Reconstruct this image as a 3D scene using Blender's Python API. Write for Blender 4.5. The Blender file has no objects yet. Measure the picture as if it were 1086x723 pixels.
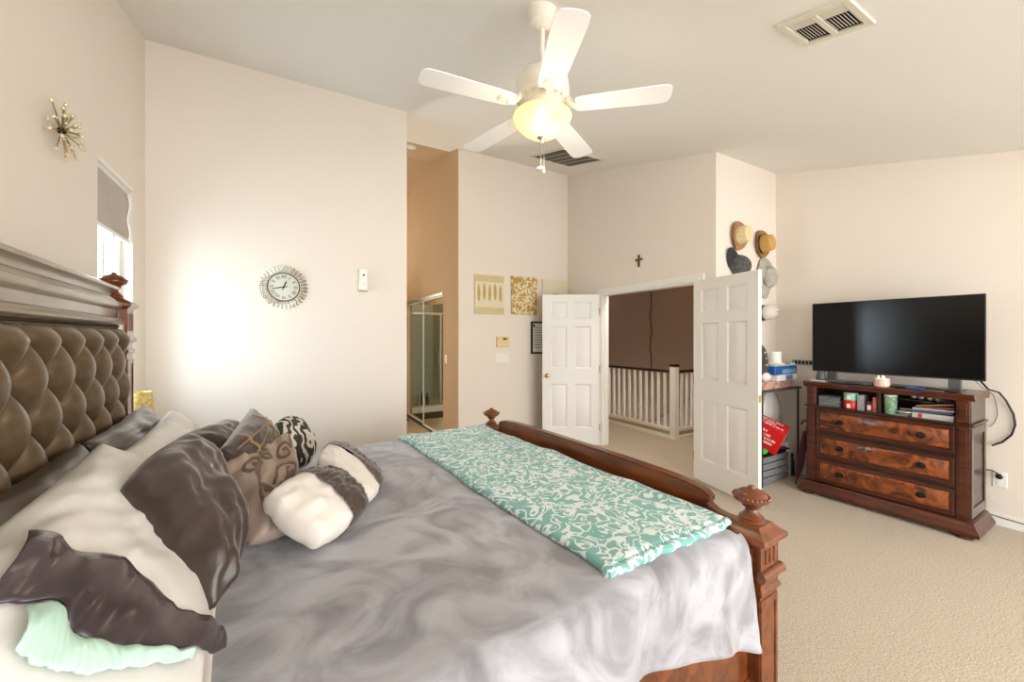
import bpy, bmesh, math, random
from mathutils import Vector, Matrix, noise
random.seed(7)
PI = math.pi
R = math.radians
SC = bpy.context.scene
COL = SC.collection

# ------------------------------------------------------------------ camera
EYE = 1.47
cam_d = bpy.data.cameras.new('camera')
cam = bpy.data.objects.new('camera', cam_d)
COL.objects.link(cam)
cam.location = (0, 0, EYE)
cam.rotation_euler = (R(90), 0, R(-29.7))
cam_d.sensor_width = 36
cam_d.lens = 14.123
cam_d.shift_y = -4.5 / 1086
cam_d.clip_start = 0.03
SC.camera = cam

# ------------------------------------------------------------------ world, lights, exposure
world = bpy.data.worlds.new('sky')
SC.world = world
world.use_nodes = True
bg = world.node_tree.nodes['Background']
bg.inputs[0].default_value = (0.93, 0.97, 1.0, 1)
bg.inputs[1].default_value = 2.2

SC.view_settings.view_transform = 'Standard'
SC.view_settings.look = 'None'
SC.view_settings.gamma = 1
SC.view_settings.use_curve_mapping = False
SC.view_settings.exposure = 0.68


def area(name, loc, rot, sx, sy, power, color, spread=180):
    l = bpy.data.lights.new(name, 'AREA')
    l.shape = 'RECTANGLE'
    l.size, l.size_y = sx, sy
    l.energy = power
    l.color = color
    l.spread = R(spread)
    o = bpy.data.objects.new(name, l)
    COL.objects.link(o)
    o.location = loc
    o.rotation_euler = rot
    return o


# daylight entering by the wide windows behind the camera, and by the window beside the bed; the others are added fills
area('daylight_rear', (2.4, -3.0, 1.35), (R(90), 0, 0), 4.2, 1.9, 110, (0.97, 0.985, 1.0))
area('daylight_left', (-1.04, 3.36, 1.52), (R(90), 0, R(-90)), 0.56, 1.1, 13, (0.74, 0.87, 1.0))
area('fill_left_near', (-1.04, -1.30, 1.55), (R(90), 0, R(-90)), 0.80, 1.2, 9, (0.95, 0.98, 1.0))  # added fill at an invented near window, brightens the right door
area('fill_bath', (0.2, 8.95, 1.8), (R(90), 0, R(180)), 0.9, 0.9, 64, (1.0, 0.96, 0.86))  # added fill for the bath corridor, no window stands behind it
area('fill_landing', (5.3, 7.9, 2.4), (R(105), 0, R(180)), 1.4, 1.0, 12, (1.0, 0.95, 0.88))  # added fill for the landing, set before a windowless wall

pl_ = bpy.data.lights.new('fill_landing_point', 'POINT')  # added point fill without a fixture, brightens the white balusters
pl_.energy = 30
pl_.color = (1.0, 0.93, 0.82)
pl_.shadow_soft_size = 0.12
pl_o = bpy.data.objects.new('fill_landing_point', pl_)
COL.objects.link(pl_o)
pl_o.location = (4.25, 3.2, 2.7)

# ------------------------------------------------------------------ helpers


def lin(c):
    def f(v):
        v /= 255.0
        return v / 12.92 if v <= 0.04045 else ((v + 0.055) / 1.055) ** 2.4
    return (f(c[0]), f(c[1]), f(c[2]), 1)


def mat(name, rgb, rough=0.6, metal=0.0, rgb2=None, scale=8, detail=4, bump=0.0, bscale=None, coat=0.0,
        sheen=0.0, stretch=None, lo=0.35, hi=0.65, spec=None, dist=0.0, trans=0.0, ior=1.45):
    m = bpy.data.materials.new(name)
    m.use_nodes = True
    nt = m.node_tree
    b = nt.nodes['Principled BSDF']
    b.inputs['Base Color'].default_value = lin(rgb)
    b.inputs['Roughness'].default_value = rough
    b.inputs['Metallic'].default_value = metal
    b.inputs['Coat Weight'].default_value = coat
    b.inputs['Coat Roughness'].default_value = 0.15
    b.inputs['Sheen Weight'].default_value = sheen
    b.inputs['Transmission Weight'].default_value = trans
    b.inputs['IOR'].default_value = ior
    if spec is not None:
        b.inputs['Specular IOR Level'].default_value = spec
    tc = nt.nodes.new('ShaderNodeTexCoord')
    mp = nt.nodes.new('ShaderNodeMapping')
    nt.links.new(tc.outputs['Object'], mp.inputs[0])
    if stretch:
        mp.inputs['Scale'].default_value = stretch
    n = nt.nodes.new('ShaderNodeTexNoise')
    n.inputs['Scale'].default_value = scale
    n.inputs['Detail'].default_value = detail
    n.inputs['Distortion'].default_value = dist
    nt.links.new(mp.outputs[0], n.inputs['Vector'])
    if rgb2:
        r = nt.nodes.new('ShaderNodeValToRGB')
        r.color_ramp.elements[0].position = lo
        r.color_ramp.elements[1].position = hi
        r.color_ramp.elements[0].color = lin(rgb)
        r.color_ramp.elements[1].color = lin(rgb2)
        nt.links.new(n.outputs[0], r.inputs[0])
        nt.links.new(r.outputs[0], b.inputs['Base Color'])
    if bump:
        n2 = nt.nodes.new('ShaderNodeTexNoise')
        n2.inputs['Scale'].default_value = bscale or scale
        n2.inputs['Detail'].default_value = 3
        nt.links.new(mp.outputs[0], n2.inputs['Vector'])
        bp = nt.nodes.new('ShaderNodeBump')
        bp.inputs['Strength'].default_value = bump
        bp.inputs['Distance'].default_value = 0.01
        nt.links.new(n2.outputs[0], bp.inputs['Height'])
        nt.links.new(bp.outputs[0], b.inputs['Normal'])
    return m


def glow(name, rgb, strength, rgb2=None):
    m = bpy.data.materials.new(name)
    m.use_nodes = True
    b = m.node_tree.nodes['Principled BSDF']
    b.inputs['Base Color'].default_value = lin(rgb)
    b.inputs['Emission Color'].default_value = lin(rgb)
    b.inputs['Emission Strength'].default_value = strength
    b.inputs['Roughness'].default_value = 0.3
    return m


class MB:
    """collects shapes, then links them as ONE mesh object; several materials allowed through slots"""

    def __init__(self):
        self.v, self.f, self.mi = [], [], []
        self.cur = 0

    def slot(self, i):
        self.cur = i
        return self

    def add(self, verts, faces, M=None):
        o = len(self.v)
        for p in verts:
            p = Vector(p)
            self.v.append(M @ p if M else p)
        for f in faces:
            self.f.append([i + o for i in f])
            self.mi.append(self.cur)
        return self

    def box(self, lo, hi, M=None):
        x0, y0, z0 = lo
        x1, y1, z1 = hi
        return self.add([(x0, y0, z0), (x1, y0, z0), (x1, y1, z0), (x0, y1, z0), (x0, y0, z1), (x1, y0, z1), (x1, y1, z1), (x0, y1, z1)],
                        [(0, 3, 2, 1), (4, 5, 6, 7), (0, 1, 5, 4), (1, 2, 6, 5), (2, 3, 7, 6), (3, 0, 4, 7)], M)

    def hexa(self, b, t, M=None):
        """bottom four and top four corners, both counter-clockwise from above"""
        return self.add(list(b) + list(t), [(0, 3, 2, 1), (4, 5, 6, 7), (0, 1, 5, 4), (1, 2, 6, 5), (2, 3, 7, 6), (3, 0, 4, 7)], M)

    def lathe(self, prof, n=24, M=None, cap=True):
        vs, fs = [], []
        for r, z in prof:
            for k in range(n):
                a = 2 * PI * k / n
                vs.append((r * math.cos(a), r * math.sin(a), z))
        for i in range(len(prof) - 1):
            for k in range(n):
                k2 = (k + 1) % n
                fs.append((i * n + k, i * n + k2, (i + 1) * n + k2, (i + 1) * n + k))
        if cap:
            fs.append(tuple(reversed(range(n))))
            fs.append(tuple(range((len(prof) - 1) * n, len(prof) * n)))
        return self.add(vs, fs, M)

    def tube(self, pts, r, n=8, M=None, closed=False):
        pts = [Vector(p) for p in pts]
        rr = r if isinstance(r, (list, tuple)) else [r] * len(pts)
        vs, fs = [], []
        up = Vector((0, 0, 1))
        L = len(pts)
        prev = None
        for i, p in enumerate(pts):
            a = pts[max(i - 1, 0)] if not closed else pts[i - 1]
            b = pts[min(i + 1, L - 1)] if not closed else pts[(i + 1) % L]
            t = (b - a).normalized()
            if prev is None:
                s = t.cross(up)
                if s.length < 1e-3:
                    s = t.cross(Vector((1, 0, 0)))
            else:
                s = prev - t * prev.dot(t)
            s.normalize()
            prev = s
            w = s.cross(t)
            for k in range(n):
                an = 2 * PI * k / n
                vs.append(p + (s * math.cos(an) + w * math.sin(an)) * rr[i])
        m = L if closed else L - 1
        for i in range(m):
            j = (i + 1) % L
            for k in range(n):
                k2 = (k + 1) % n
                fs.append((i * n + k, i * n + k2, j * n + k2, j * n + k))
        if not closed:
            fs.append(tuple(reversed(range(n))))
            fs.append(tuple(range((L - 1) * n, L * n)))
        return self.add(vs, fs, M)

    def ball(self, c, r, n=12, sz=(1, 1, 1), M=None):
        prof = []
        h = n // 2
        vs, fs = [], []
        for i in range(h + 1):
            th = -PI / 2 + PI * i / h
            for k in range(n):
                a = 2 * PI * k / n
                vs.append((c[0] + r * sz[0] * math.cos(th) * math.cos(a), c[1] + r * sz[1] * math.cos(th) * math.sin(a), c[2] + r * sz[2] * math.sin(th)))
        for i in range(h):
            for k in range(n):
                k2 = (k + 1) % n
                fs.append((i * n + k, i * n + k2, (i + 1) * n + k2, (i + 1) * n + k))
        return self.add(vs, fs, M)

    def prism(self, poly, d0, d1, axis='y', M=None):
        """polygon in two axes swept along the third; poly pairs are the remaining axes in xyz order"""
        n = len(poly)

        def P(a, b, d):
            return {'x': (d, a, b), 'y': (a, d, b), 'z': (a, b, d)}[axis]
        vs = [P(a, b, d0) for a, b in poly] + [P(a, b, d1) for a, b in poly]
        fs = [tuple(range(n)), tuple(reversed(range(n, 2 * n)))]
        for i in range(n):
            j = (i + 1) % n
            fs.append((i, i + n, j + n, j))
        return self.add(vs, fs, M)

    def grid(self, nu, nv, fn, M=None, flip=False):
        vs = [fn(i / nu, j / nv) for i in range(nu + 1) for j in range(nv + 1)]
        fs = []
        for i in range(nu):
            for j in range(nv):
                q = (i * (nv + 1) + j, (i + 1) * (nv + 1) + j, (i + 1) * (nv + 1) + j + 1, i * (nv + 1) + j + 1)
                fs.append(tuple(reversed(q)) if flip else q)
        return self.add(vs, fs, M)

    def build(self, name, m, parent=None, bev=0.0, ang=35, solid=0.0, sub=0, seg=2, weld=False):
        me = bpy.data.meshes.new(name)
        me.from_pydata([tuple(p) for p in self.v], [], self.f)
        ms = m if isinstance(m, (list, tuple)) else [m]
        for x in ms:
            me.materials.append(x)
        for p, i in zip(me.polygons, self.mi):
            p.material_index = i
        bm = bmesh.new()
        bm.from_mesh(me)
        if weld:
            bmesh.ops.remove_doubles(bm, verts=bm.verts, dist=1e-5)
        bmesh.ops.recalc_face_normals(bm, faces=bm.faces)
        bm.to_mesh(me)
        bm.free()
        me.shade_smooth()
        me.set_sharp_from_angle(angle=R(ang))
        o = bpy.data.objects.new(name, me)
        COL.objects.link(o)
        if parent:
            o.parent = parent
        if solid:
            md = o.modifiers.new('thick', 'SOLIDIFY')
            md.thickness = solid
            md.offset = 0
        if bev:
            md = o.modifiers.new('bevel', 'BEVEL')
            md.width = bev
            md.segments = seg
            md.limit_method = 'ANGLE'
            md.angle_limit = R(40)
            md.harden_normals = True
        if sub:
            md = o.modifiers.new('smooth', 'SUBSURF')
            md.levels = sub
            md.render_levels = sub
        return o


def T(x=0, y=0, z=0, rz=0, rx=0, ry=0, s=1):
    return Matrix.Translation((x, y, z)) @ Matrix.Rotation(rz, 4, 'Z') @ Matrix.Rotation(ry, 4, 'Y') @ Matrix.Rotation(rx, 4, 'X') @ Matrix.Scale(s, 4)


def tag(o, label, cat, group=None):
    o['label'] = label
    o['category'] = cat
    if group:
        o['group'] = group
    return o


def thing(name, label, cat, loc=(0, 0, 0), rz=0, group=None):
    o = bpy.data.objects.new(name, None)
    COL.objects.link(o)
    o.empty_display_size = 0.05
    o.location = loc
    o.rotation_euler = (0, 0, rz)
    return tag(o, label, cat, group)


def struct(name, mb, m, bev=0, parent=None, **k):
    o = mb.build(name, m, parent, bev, **k)
    if not parent:
        o['kind'] = 'structure'
    return o


def text_mesh(strings, font_size):
    """list of (text, matrix) -> verts, faces of flat letters with thickness, from the built-in font"""
    vs, fs = [], []
    for s, M in strings:
        cu = bpy.data.curves.new('t', 'FONT')
        cu.body = s
        cu.size = font_size
        cu.align_x = 'CENTER'
        cu.align_y = 'CENTER'
        cu.extrude = 0.0004
        ob = bpy.data.objects.new('t', cu)
        COL.objects.link(ob)
        dg = bpy.context.evaluated_depsgraph_get()
        me = ob.evaluated_get(dg).to_mesh()
        o = len(vs)
        vs += [M @ v.co for v in me.vertices]
        fs += [[i + o for i in p.vertices] for p in me.polygons]
        ob.evaluated_get(dg).to_mesh_clear()
        bpy.data.objects.remove(ob)
        bpy.data.curves.remove(cu)
    return vs, fs


# ------------------------------------------------------------------ materials
M = {}
M['wall'] = mat('wall_paint', (236, 225, 212), 0.85, bump=0.05, bscale=120)
M['ceil'] = mat('ceiling_paint', (238, 236, 230), 0.9, bump=0.05, bscale=90)
M['tan'] = mat('tan_tone', (190, 163, 130), 0.85, bump=0.05, bscale=120)  # darker and warmer than the bedroom walls
M['brownwall'] = mat('brown_paint', (102, 76, 56), 0.8, bump=0.05, bscale=120)
M['carpet'] = mat('carpet', (168, 150, 126), 0.95, rgb2=(222, 207, 184), scale=110, detail=5, bump=0.9, bscale=150, sheen=0.2, lo=0.3, hi=0.7)
M['tile'] = mat('beige_tile', (170, 150, 118), 0.4, rgb2=(190, 170, 135), scale=6)
M['white'] = mat('white_enamel', (240, 238, 230), 0.4)
M['door'] = mat('door_paint', (238, 236, 230), 0.42)
M['vinyl'] = mat('white_vinyl', (236, 238, 240), 0.4)
M['brass'] = mat('satin_brass', (178, 150, 92), 0.3, 1.0)
M['nickel'] = mat('brushed_metal', (190, 188, 180), 0.3, 1.0)
M['chrome'] = mat('chrome', (225, 225, 225), 0.12, 1.0)
M['black'] = mat('black_plastic', (22, 22, 24), 0.4)
M['darkmetal'] = mat('dark_metal', (48, 42, 38), 0.4, 0.8)
M['almond'] = mat('almond_plastic', (226, 205, 150), 0.45)
M['grille'] = mat('vent_enamel', (222, 216, 200), 0.5)
M['dark'] = mat('dark_void', (30, 27, 24), 0.9)
M['mirror'] = mat('mirror', (222, 224, 214), 0.02, 1.0)
M['glass'] = mat('clear_glass', (240, 248, 246), 0.03, trans=1.0, ior=1.05)
M['fabricshade'] = mat('blind_fabric', (186, 176, 166), 0.9, rgb2=(196, 187, 178), scale=3, bump=0.2, bscale=200)
M['mahogany'] = mat('mahogany', (58, 24, 12), 0.32, rgb2=(92, 40, 18), scale=5, stretch=(6, 0.8, 6), coat=0.4, dist=0.6)
M['oakred'] = mat('red_oak_stain', (86, 40, 15), 0.3, rgb2=(126, 66, 28), scale=4, stretch=(5, 0.9, 5), coat=0.4, dist=0.8)
M['walnut'] = mat('dark_walnut', (36, 17, 10), 0.33, rgb2=(60, 30, 16), scale=5, stretch=(6, 0.9, 6), coat=0.35, dist=0.6)
M['reflectwalnut'] = mat('walnut_with_reflection', (58, 44, 33), 0.3, rgb2=(76, 58, 44), scale=5, stretch=(6, 6, 0.9), coat=0.5)  # dresser sides: window reflection put into a lighter, greyer walnut colour
M['burl'] = mat('burl_veneer', (52, 22, 9), 0.3, rgb2=(164, 84, 32), scale=7, detail=6, dist=2.2, coat=0.5, lo=0.32, hi=0.68)
M['reflectwood'] = mat('wood_with_reflection', (128, 110, 88), 0.3, rgb2=(150, 132, 108), scale=4, stretch=(5, 0.7, 5), coat=0.6)  # headboard's glossy dark wood, with reflected light put into the taupe colour
M['leather'] = mat('bronze_leather', (84, 66, 46), 0.32, rgb2=(100, 80, 57), scale=30, bump=0.08, bscale=140, coat=0.2, metal=0.15)
M['spread'] = mat('silver_plush', (124, 122, 126), 0.6, rgb2=(174, 173, 180), scale=4.2, detail=9, dist=1.8, sheen=0.4, lo=0.34, hi=0.62, bump=0.35, bscale=7)
M['cream'] = mat('cream_satin', (216, 209, 201), 0.40, rgb2=(231, 227, 221), scale=3, sheen=0.15, bump=0.3, bscale=11)
M['brown'] = mat('brown_satin', (58, 45, 38), 0.28, rgb2=(74, 58, 50), scale=3, sheen=0.2, bump=0.15, bscale=14)
M['olive'] = mat('olive_satin', (58, 49, 38), 0.36, rgb2=(74, 63, 48), scale=3, bump=0.15, bscale=14)
M['plum'] = mat('plum_satin', (58, 48, 50), 0.24, rgb2=(84, 72, 76), scale=4, bump=0.15, bscale=18)
M['mint'] = mat('mint_piping', (190, 222, 206), 0.6)
M['offwhite'] = mat('off_white_velvet', (226, 216, 206), 0.75, sheen=0.4)
M['gold'] = mat('gold_ribbon', (148, 120, 82), 0.4)


def scroll_mat(name, base, ink, scale, width, rough=0.7, blob=0.0, warp=1.6):
    """vines: a band round the mid value of warped noise, plus flower blobs"""
    m = bpy.data.materials.new(name)
    m.use_nodes = True
    nt = m.node_tree
    b = nt.nodes['Principled BSDF']
    b.inputs['Roughness'].default_value = rough
    b.inputs['Sheen Weight'].default_value = 0.3
    tc = nt.nodes.new('ShaderNodeTexCoord')
    n = nt.nodes.new('ShaderNodeTexNoise')
    n.inputs['Scale'].default_value = scale
    n.inputs['Detail'].default_value = 1.5
    n.inputs['Distortion'].default_value = warp
    nt.links.new(tc.outputs['Object'], n.inputs['Vector'])

    def math_node(op, a, v=None):
        k = nt.nodes.new('ShaderNodeMath')
        k.operation = op
        nt.links.new(a, k.inputs[0])
        if v is not None:
            if hasattr(v, 'links'):
                nt.links.new(v, k.inputs[1])
            else:
                k.inputs[1].default_value = v
        return k.outputs[0]
    a = math_node('ABSOLUTE', math_node('SUBTRACT', n.outputs[0], 0.5))
    vine = math_node('LESS_THAN', a, width)
    out = vine
    if blob:
        vo = nt.nodes.new('ShaderNodeTexVoronoi')
        vo.inputs['Scale'].default_value = scale * 0.55
        nt.links.new(tc.outputs['Object'], vo.inputs['Vector'])
        n2 = nt.nodes.new('ShaderNodeTexNoise')
        n2.inputs['Scale'].default_value = scale * 5
        nt.links.new(tc.outputs['Object'], n2.inputs['Vector'])
        s = math_node('ADD', vo.outputs['Distance'], math_node('MULTIPLY', n2.outputs[0], 0.75))
        fl = math_node('LESS_THAN', s, blob)
        out = math_node('MAXIMUM', vine, fl)
    mx = nt.nodes.new('ShaderNodeMix')
    mx.data_type = 'RGBA'
    mx.inputs[6].default_value = lin(base)
    mx.inputs[7].default_value = lin(ink)
    nt.links.new(out, mx.inputs[0])
    nt.links.new(mx.outputs[2], b.inputs['Base Color'])
    return m


M['teal'] = scroll_mat('teal_scroll_plush', (116, 174, 167), (224, 232, 231), 13.5, 0.05, 0.85, blob=0.53, warp=1.7)
M['taupescroll'] = mat('taupe_satin', (150, 130, 116), 0.5, rgb2=(164, 144, 130), scale=4, bump=0.15, bscale=14)
M['scrollink'] = mat('scroll_embroidery', (104, 84, 72), 0.5)
M['zebra'] = mat('charcoal_print', (50, 47, 44), 0.8)


def zigzag(m, ink):
    nt = m.node_tree
    b = nt.nodes['Principled BSDF']
    tc = nt.nodes.new('ShaderNodeTexCoord')
    wv = nt.nodes.new('ShaderNodeTexWave')
    wv.inputs['Scale'].default_value = 6.5
    wv.inputs['Distortion'].default_value = 9
    wv.inputs['Detail'].default_value = 1
    wv.inputs['Detail Scale'].default_value = 2.2
    wv.wave_profile = 'TRI'
    nt.links.new(tc.outputs['Object'], wv.inputs['Vector'])
    r = nt.nodes.new('ShaderNodeValToRGB')
    r.color_ramp.interpolation = 'CONSTANT'
    r.color_ramp.elements[0].color = b.inputs['Base Color'].default_value
    r.color_ramp.elements[1].position = .58
    r.color_ramp.elements[1].color = lin(ink)
    nt.links.new(wv.outputs[0], r.inputs[0])
    nt.links.new(r.outputs[0], b.inputs['Base Color'])


zigzag(M['zebra'], (206, 200, 184))

# ------------------------------------------------------------------ room shell
XL, XR, YB, YA, XD, YH, XC0, XC1 = -0.89, 4.85, 3.95, 4.87, 3.75, 2.47, 1.06, 1.977
YF = -2.9
YRIDGE = 6.17


def zc(y):
    if y < -0.98:
        return 2.45
    return 3.32 + 0.25 * (y - 2.5) if y <= YRIDGE else 3.32 + 0.25 * (YRIDGE - 2.5) - 0.19 * (y - YRIDGE)


def wall_along_y(mb, x0, x1, y0, y1, z0=0, ztop=None, lift=0.04):
    ys = [y0] + [k for k in (-0.98, YRIDGE) if y0 < k < y1] + [y1]
    for a, b in zip(ys, ys[1:]):
        ta = ztop if ztop is not None else zc(a) + lift
        tb = ztop if ztop is not None else zc(b) + lift
        mb.hexa([(x0, a, z0), (x1, a, z0), (x1, b, z0), (x0, b, z0)], [(x0, a, ta), (x1, a, ta), (x1, b, tb), (x0, b, tb)])
    return mb


def wall_along_x(mb, y0, y1, x0, x1, z0=0, ztop=None):
    t = ztop if ztop is not None else zc(min(y0, y1)) + 0.02
    return mb.box((x0, y0, z0), (x1, y1, t))


# floor: room, bath corridor, landing up to the railing
f = MB()
f.box((-1.01, YF - 0.1, -0.12), (4.95, 5.0, 0))
f.box((2.1, 5.0, -0.12), (4.95, 9.1, 0))
f.box((4.95, 2.47, -0.12), (6.3, 3.83, 0))
struct('floor', f, M['carpet'])
f = MB()
f.box((-1.01, 5.0, -0.12), (2.1, 9.1, 0.0))
struct('floor_bath', f, M['tile'])

ce = MB()
for y0, y1 in ((YF - 0.12, -0.98), (-0.98, 5.18)):
    ce.hexa([(-1.01, y0, zc(y0)), (6.3, y0, zc(y0)), (6.3, y1, zc(y1)), (-1.01, y1, zc(y1))],
            [(-1.01, y0, zc(y0) + .1), (6.3, y0, zc(y0) + .1), (6.3, y1, zc(y1) + .1), (-1.01, y1, zc(y1) + .1)])
struct('ceiling', ce, M['ceil'])
ce = MB()
for y0, y1 in ((5.18, YRIDGE), (YRIDGE, 9.1)):
    ce.hexa([(-1.01, y0, zc(y0)), (6.3, y0, zc(y0)), (6.3, y1, zc(y1)), (-1.01, y1, zc(y1))],
            [(-1.01, y0, zc(y0) + .1), (6.3, y0, zc(y0) + .1), (6.3, y1, zc(y1) + .1), (-1.01, y1, zc(y1) + .1)])
struct('ceiling_bath', ce, M['tan'])

WY0, WY1, WZ0, WZ1 = 3.065, 3.66, 0.95, 2.485
w = MB()
NY0, NY1 = -1.75, -.85
wall_along_y(w, XL - .12, XL, YF - .1, NY0)
wall_along_y(w, XL - .12, XL, NY0, NY1, 0, WZ0)
wall_along_y(w, XL - .12, XL, NY0, NY1, 2.25)
wall_along_y(w, XL - .12, XL, NY1, WY0)
wall_along_y(w, XL - .12, XL, WY1, 9.1)
wall_along_y(w, XL - .12, XL, WY0, WY1, 0, WZ0)
wall_along_y(w, XL - .12, XL, WY0, WY1, WZ1)
struct('wall_left', w, M['wall'])
struct('wall_back', wall_along_x(MB(), YB, YB + .12, XL, XC0), M['wall'])
w = MB()
wall_along_x(w, YA, YA + .12, XC1, XD)
w.mi[5] = 1                                  # its end in the corridor carries the corridor's tan tone
struct('wall_art', w, [M['wall'], M['tan']])
w = MB()
CL0, CL1, CLZ = 5.44, 7.46, 2.10
wall_along_y(w, XC1, XC1 + .12, YA + .12, CL0)
wall_along_y(w, XC1, XC1 + .12, CL1, 9.1)
wall_along_y(w, XC1, XC1 + .12, CL0, CL1, CLZ)
struct('wall_corridor', w, M['tan'])
w = MB()
OY0, OY1, OZ = 2.66, 4.14, 2.045
wall_along_y(w, XD, XD + .12, YH, OY0)
wall_along_y(w, XD, XD + .12, OY1, 8.0)
wall_along_y(w, XD, XD + .12, OY0, OY1, OZ)
struct('wall_doors', w, M['wall'])
struct('wall_hats', wall_along_x(MB(), YH, YH + .12, XD + .12, XR), M['wall'])
struct('wall_right', wall_along_y(MB(), XR, XR + .12, YF - .1, YH + .12), M['wall'])
w = MB()
# wall behind the camera with its wide window openings
wall_along_x(w, YF - .12, YF, XL, 0.3)
wall_along_x(w, YF - .12, YF, 4.5, XR)
w.box((0.3, YF - .12, 0), (4.5, YF, 0.35))
w.box((0.3, YF - .12, 2.3), (4.5, YF, zc(YF) + .02))
struct('wall_front', w, M['wall'])
w = MB()
wall_along_y(w, 6.2, 6.32, 2.47, 9.1, -2.6)
struct('wall_landing', w, M['brownwall'])
w = MB()
wall_along_x(w, 8.0, 8.1, XD + .12, 6.2, -2.6)
struct('wall_stair', w, M['brownwall'])
w = MB()
wall_along_x(w, YH, YH + .12, XR + .12, 6.2)
struct('wall_landing_side', w, M['brownwall'])
struct('wall_bath', wall_along_x(MB(), 9.0, 9.12, XL, XC1 + .12, 0, 4.1), M['tan'])
# closet behind the mirrored doors
w = MB()
w.box((2.7, CL0 - .1, 0), (2.8, CL1 + .1, 2.4))
w.box((2.1, CL0 - .2, 0), (2.7, CL0 - .1, 2.4))
struct('wall_closet', w, M['tan'])

# baseboards
bb = MB()
bb.box((XR - .013, YF, 0), (XR, YH, .085))
bb.box((XR - .009, YF, .085), (XR, YH, .095))
struct('baseboard_right', bb, M['white'], 0.003)
bb = MB()
bb.box((XD + .0, YH - .013, 0), (XR - .013, YH, .09))
struct('baseboard_hats', bb, M['white'], 0.003)
bb = MB()
bb.box((XC1, YA - .013, 0), (XD - .013, YA, .09))
struct('baseboard_art', bb, M['white'], 0.003)
bb = MB()
bb.box((XD - .013, OY1 + .07, 0), (XD, YA, .09))
struct('baseboard_doors', bb, M['white'], 0.003)
bb = MB()
bb.box((XL, YB - .013, 0), (XC0, YB, .09))
struct('baseboard_back', bb, M['white'], 0.003)

# door casing and jamb of the double doorway
tr = MB()
for y0, y1, z0, z1 in ((OY0 - .065, OY0, 0, OZ + .065), (OY1, OY1 + .065, 0, OZ + .065), (OY0, OY1, OZ, OZ + .065)):
    tr.box((XD - .016, y0, z0), (XD, y1, z1))
tr.box((XD - .022, OY0 - .07, OZ + .05), (XD, OY1 + .07, OZ + .072))
struct('trim_1', tr, M['white'], 0.004)
tr = MB()
tr.box((XD - .003, OY0, 0), (XD + .125, OY0 + .018, OZ))
tr.box((XD - .003, OY1 - .018, 0), (XD + .125, OY1, OZ))
tr.box((XD - .003, OY0 + .018, OZ - .018), (XD + .125, OY1 - .018, OZ))
tr.box((XD + .04, OY1 - .03, 0), (XD + .08, OY1 - .018, OZ - .018))
struct('trim_2', tr, M['white'], 0.002)


# ---- six-panel door leaves: local x runs from the hinge to the free edge, y is thickness, z up
def door_leaf(name, loc, rz, W=0.755, H=2.03, knob_side=None, th=0.035):
    o = bpy.data.objects.new(name, None)
    COL.objects.link(o)
    o.location = loc
    o.rotation_euler = (0, 0, rz)
    o['kind'] = 'structure'
    zs = [(0, .225), (.82, 1.03), (1.60, 1.70), (1.93, H)]          # rails
    rows = [(.225, .82), (1.03, 1.60), (1.70, 1.93)]                # panels
    st, mu = .11, .10
    pw = (W - 2 * st - mu) / 2
    mb = MB()
    h = th / 2
    mb.box((0, -h, 0), (st, h, H))
    mb.box((W - st, -h, 0), (W, h, H))
    for a, b in zs:
        mb.box((st, -h, a), (W - st, h, b))
    for a, b in rows:
        mb.box((st + pw, -h, a), (st + pw + mu, h, b))
    # panels: recessed field with raised centre, both faces
    for a, b in rows:
        for x0 in (st, st + pw + mu):
            x1 = x0 + pw
            mb.box((x0, -h + .012, a), (x1, h - .012, b))
            for sgn in (-1, 1):
                y0, y1 = sgn * (h - .012), sgn * (h - .003)
                i0, i1 = .026, .048
                # sloping sticking round the recess
                bo = [(x0, a), (x1, a), (x1, b), (x0, b)]
                c1 = [(x0 + .014, a + .014), (x1 - .014, a + .014), (x1 - .014, b - .014), (x0 + .014, b - .014)]
                p0 = [(x0 + i0, a + i0), (x1 - i0, a + i0), (x1 - i0, b - i0), (x0 + i0, b - i0)]
                p1 = [(x0 + i1, a + i1), (x1 - i1, a + i1), (x1 - i1, b - i1), (x0 + i1, b - i1)]
                vs = [(x, sgn * h, z) for x, z in bo] + [(x, y0, z) for x, z in c1]
                mb.add(vs, [(k, (k + 1) % 4, 4 + (k + 1) % 4, 4 + k) for k in range(4)])
                vs = [(x, y0, z) for x, z in p0] + [(x, y1, z) for x, z in p1]
                mb.add(vs, [(k, (k + 1) % 4, 4 + (k + 1) % 4, 4 + k) for k in range(4)] + [(4, 5, 6, 7)])
    mb.build('door_panel', M['door'], o)
    for z in (.24, 1.02, 1.80):
        hb = MB()
        hb.box((-.004, -h - .002, z - .045), (.004, h + .002, z + .045))
        hb.tube([(-.003, h + .004, z - .048), (-.003, h + .004, z + .048)], .006)
        hb.build('hinge', M['brass'], o)['label'] = 'brass hinge on the door edge'
    lt = MB()
    lt.box((W - .0005, -.012, .90), (W + .0015, .012, .96))
    lt.build('latch_plate', M['brass'], o)
    if knob_side:
        kb = MB()
        for sg in (-1, 1):
            kb.lathe([(.032, 0), (.032, .006), (.014, .012), (.011, .03), (.022, .042), (.028, .055), (.024, .068), (.008, .074)], 20,
                     T(W - .065, sg * h, .93, 0, R(-90 * sg)))
        kb.build('door_knob', M['brass'], o)['label'] = 'round brass knob'
    return o


door_leaf('door_1', (3.715, OY1 - .005, .012), R(146.5), 0.765, knob_side=True)
door_leaf('door_2', (3.715, OY0 + .02, .012), R(-104.5), 0.785)

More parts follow.
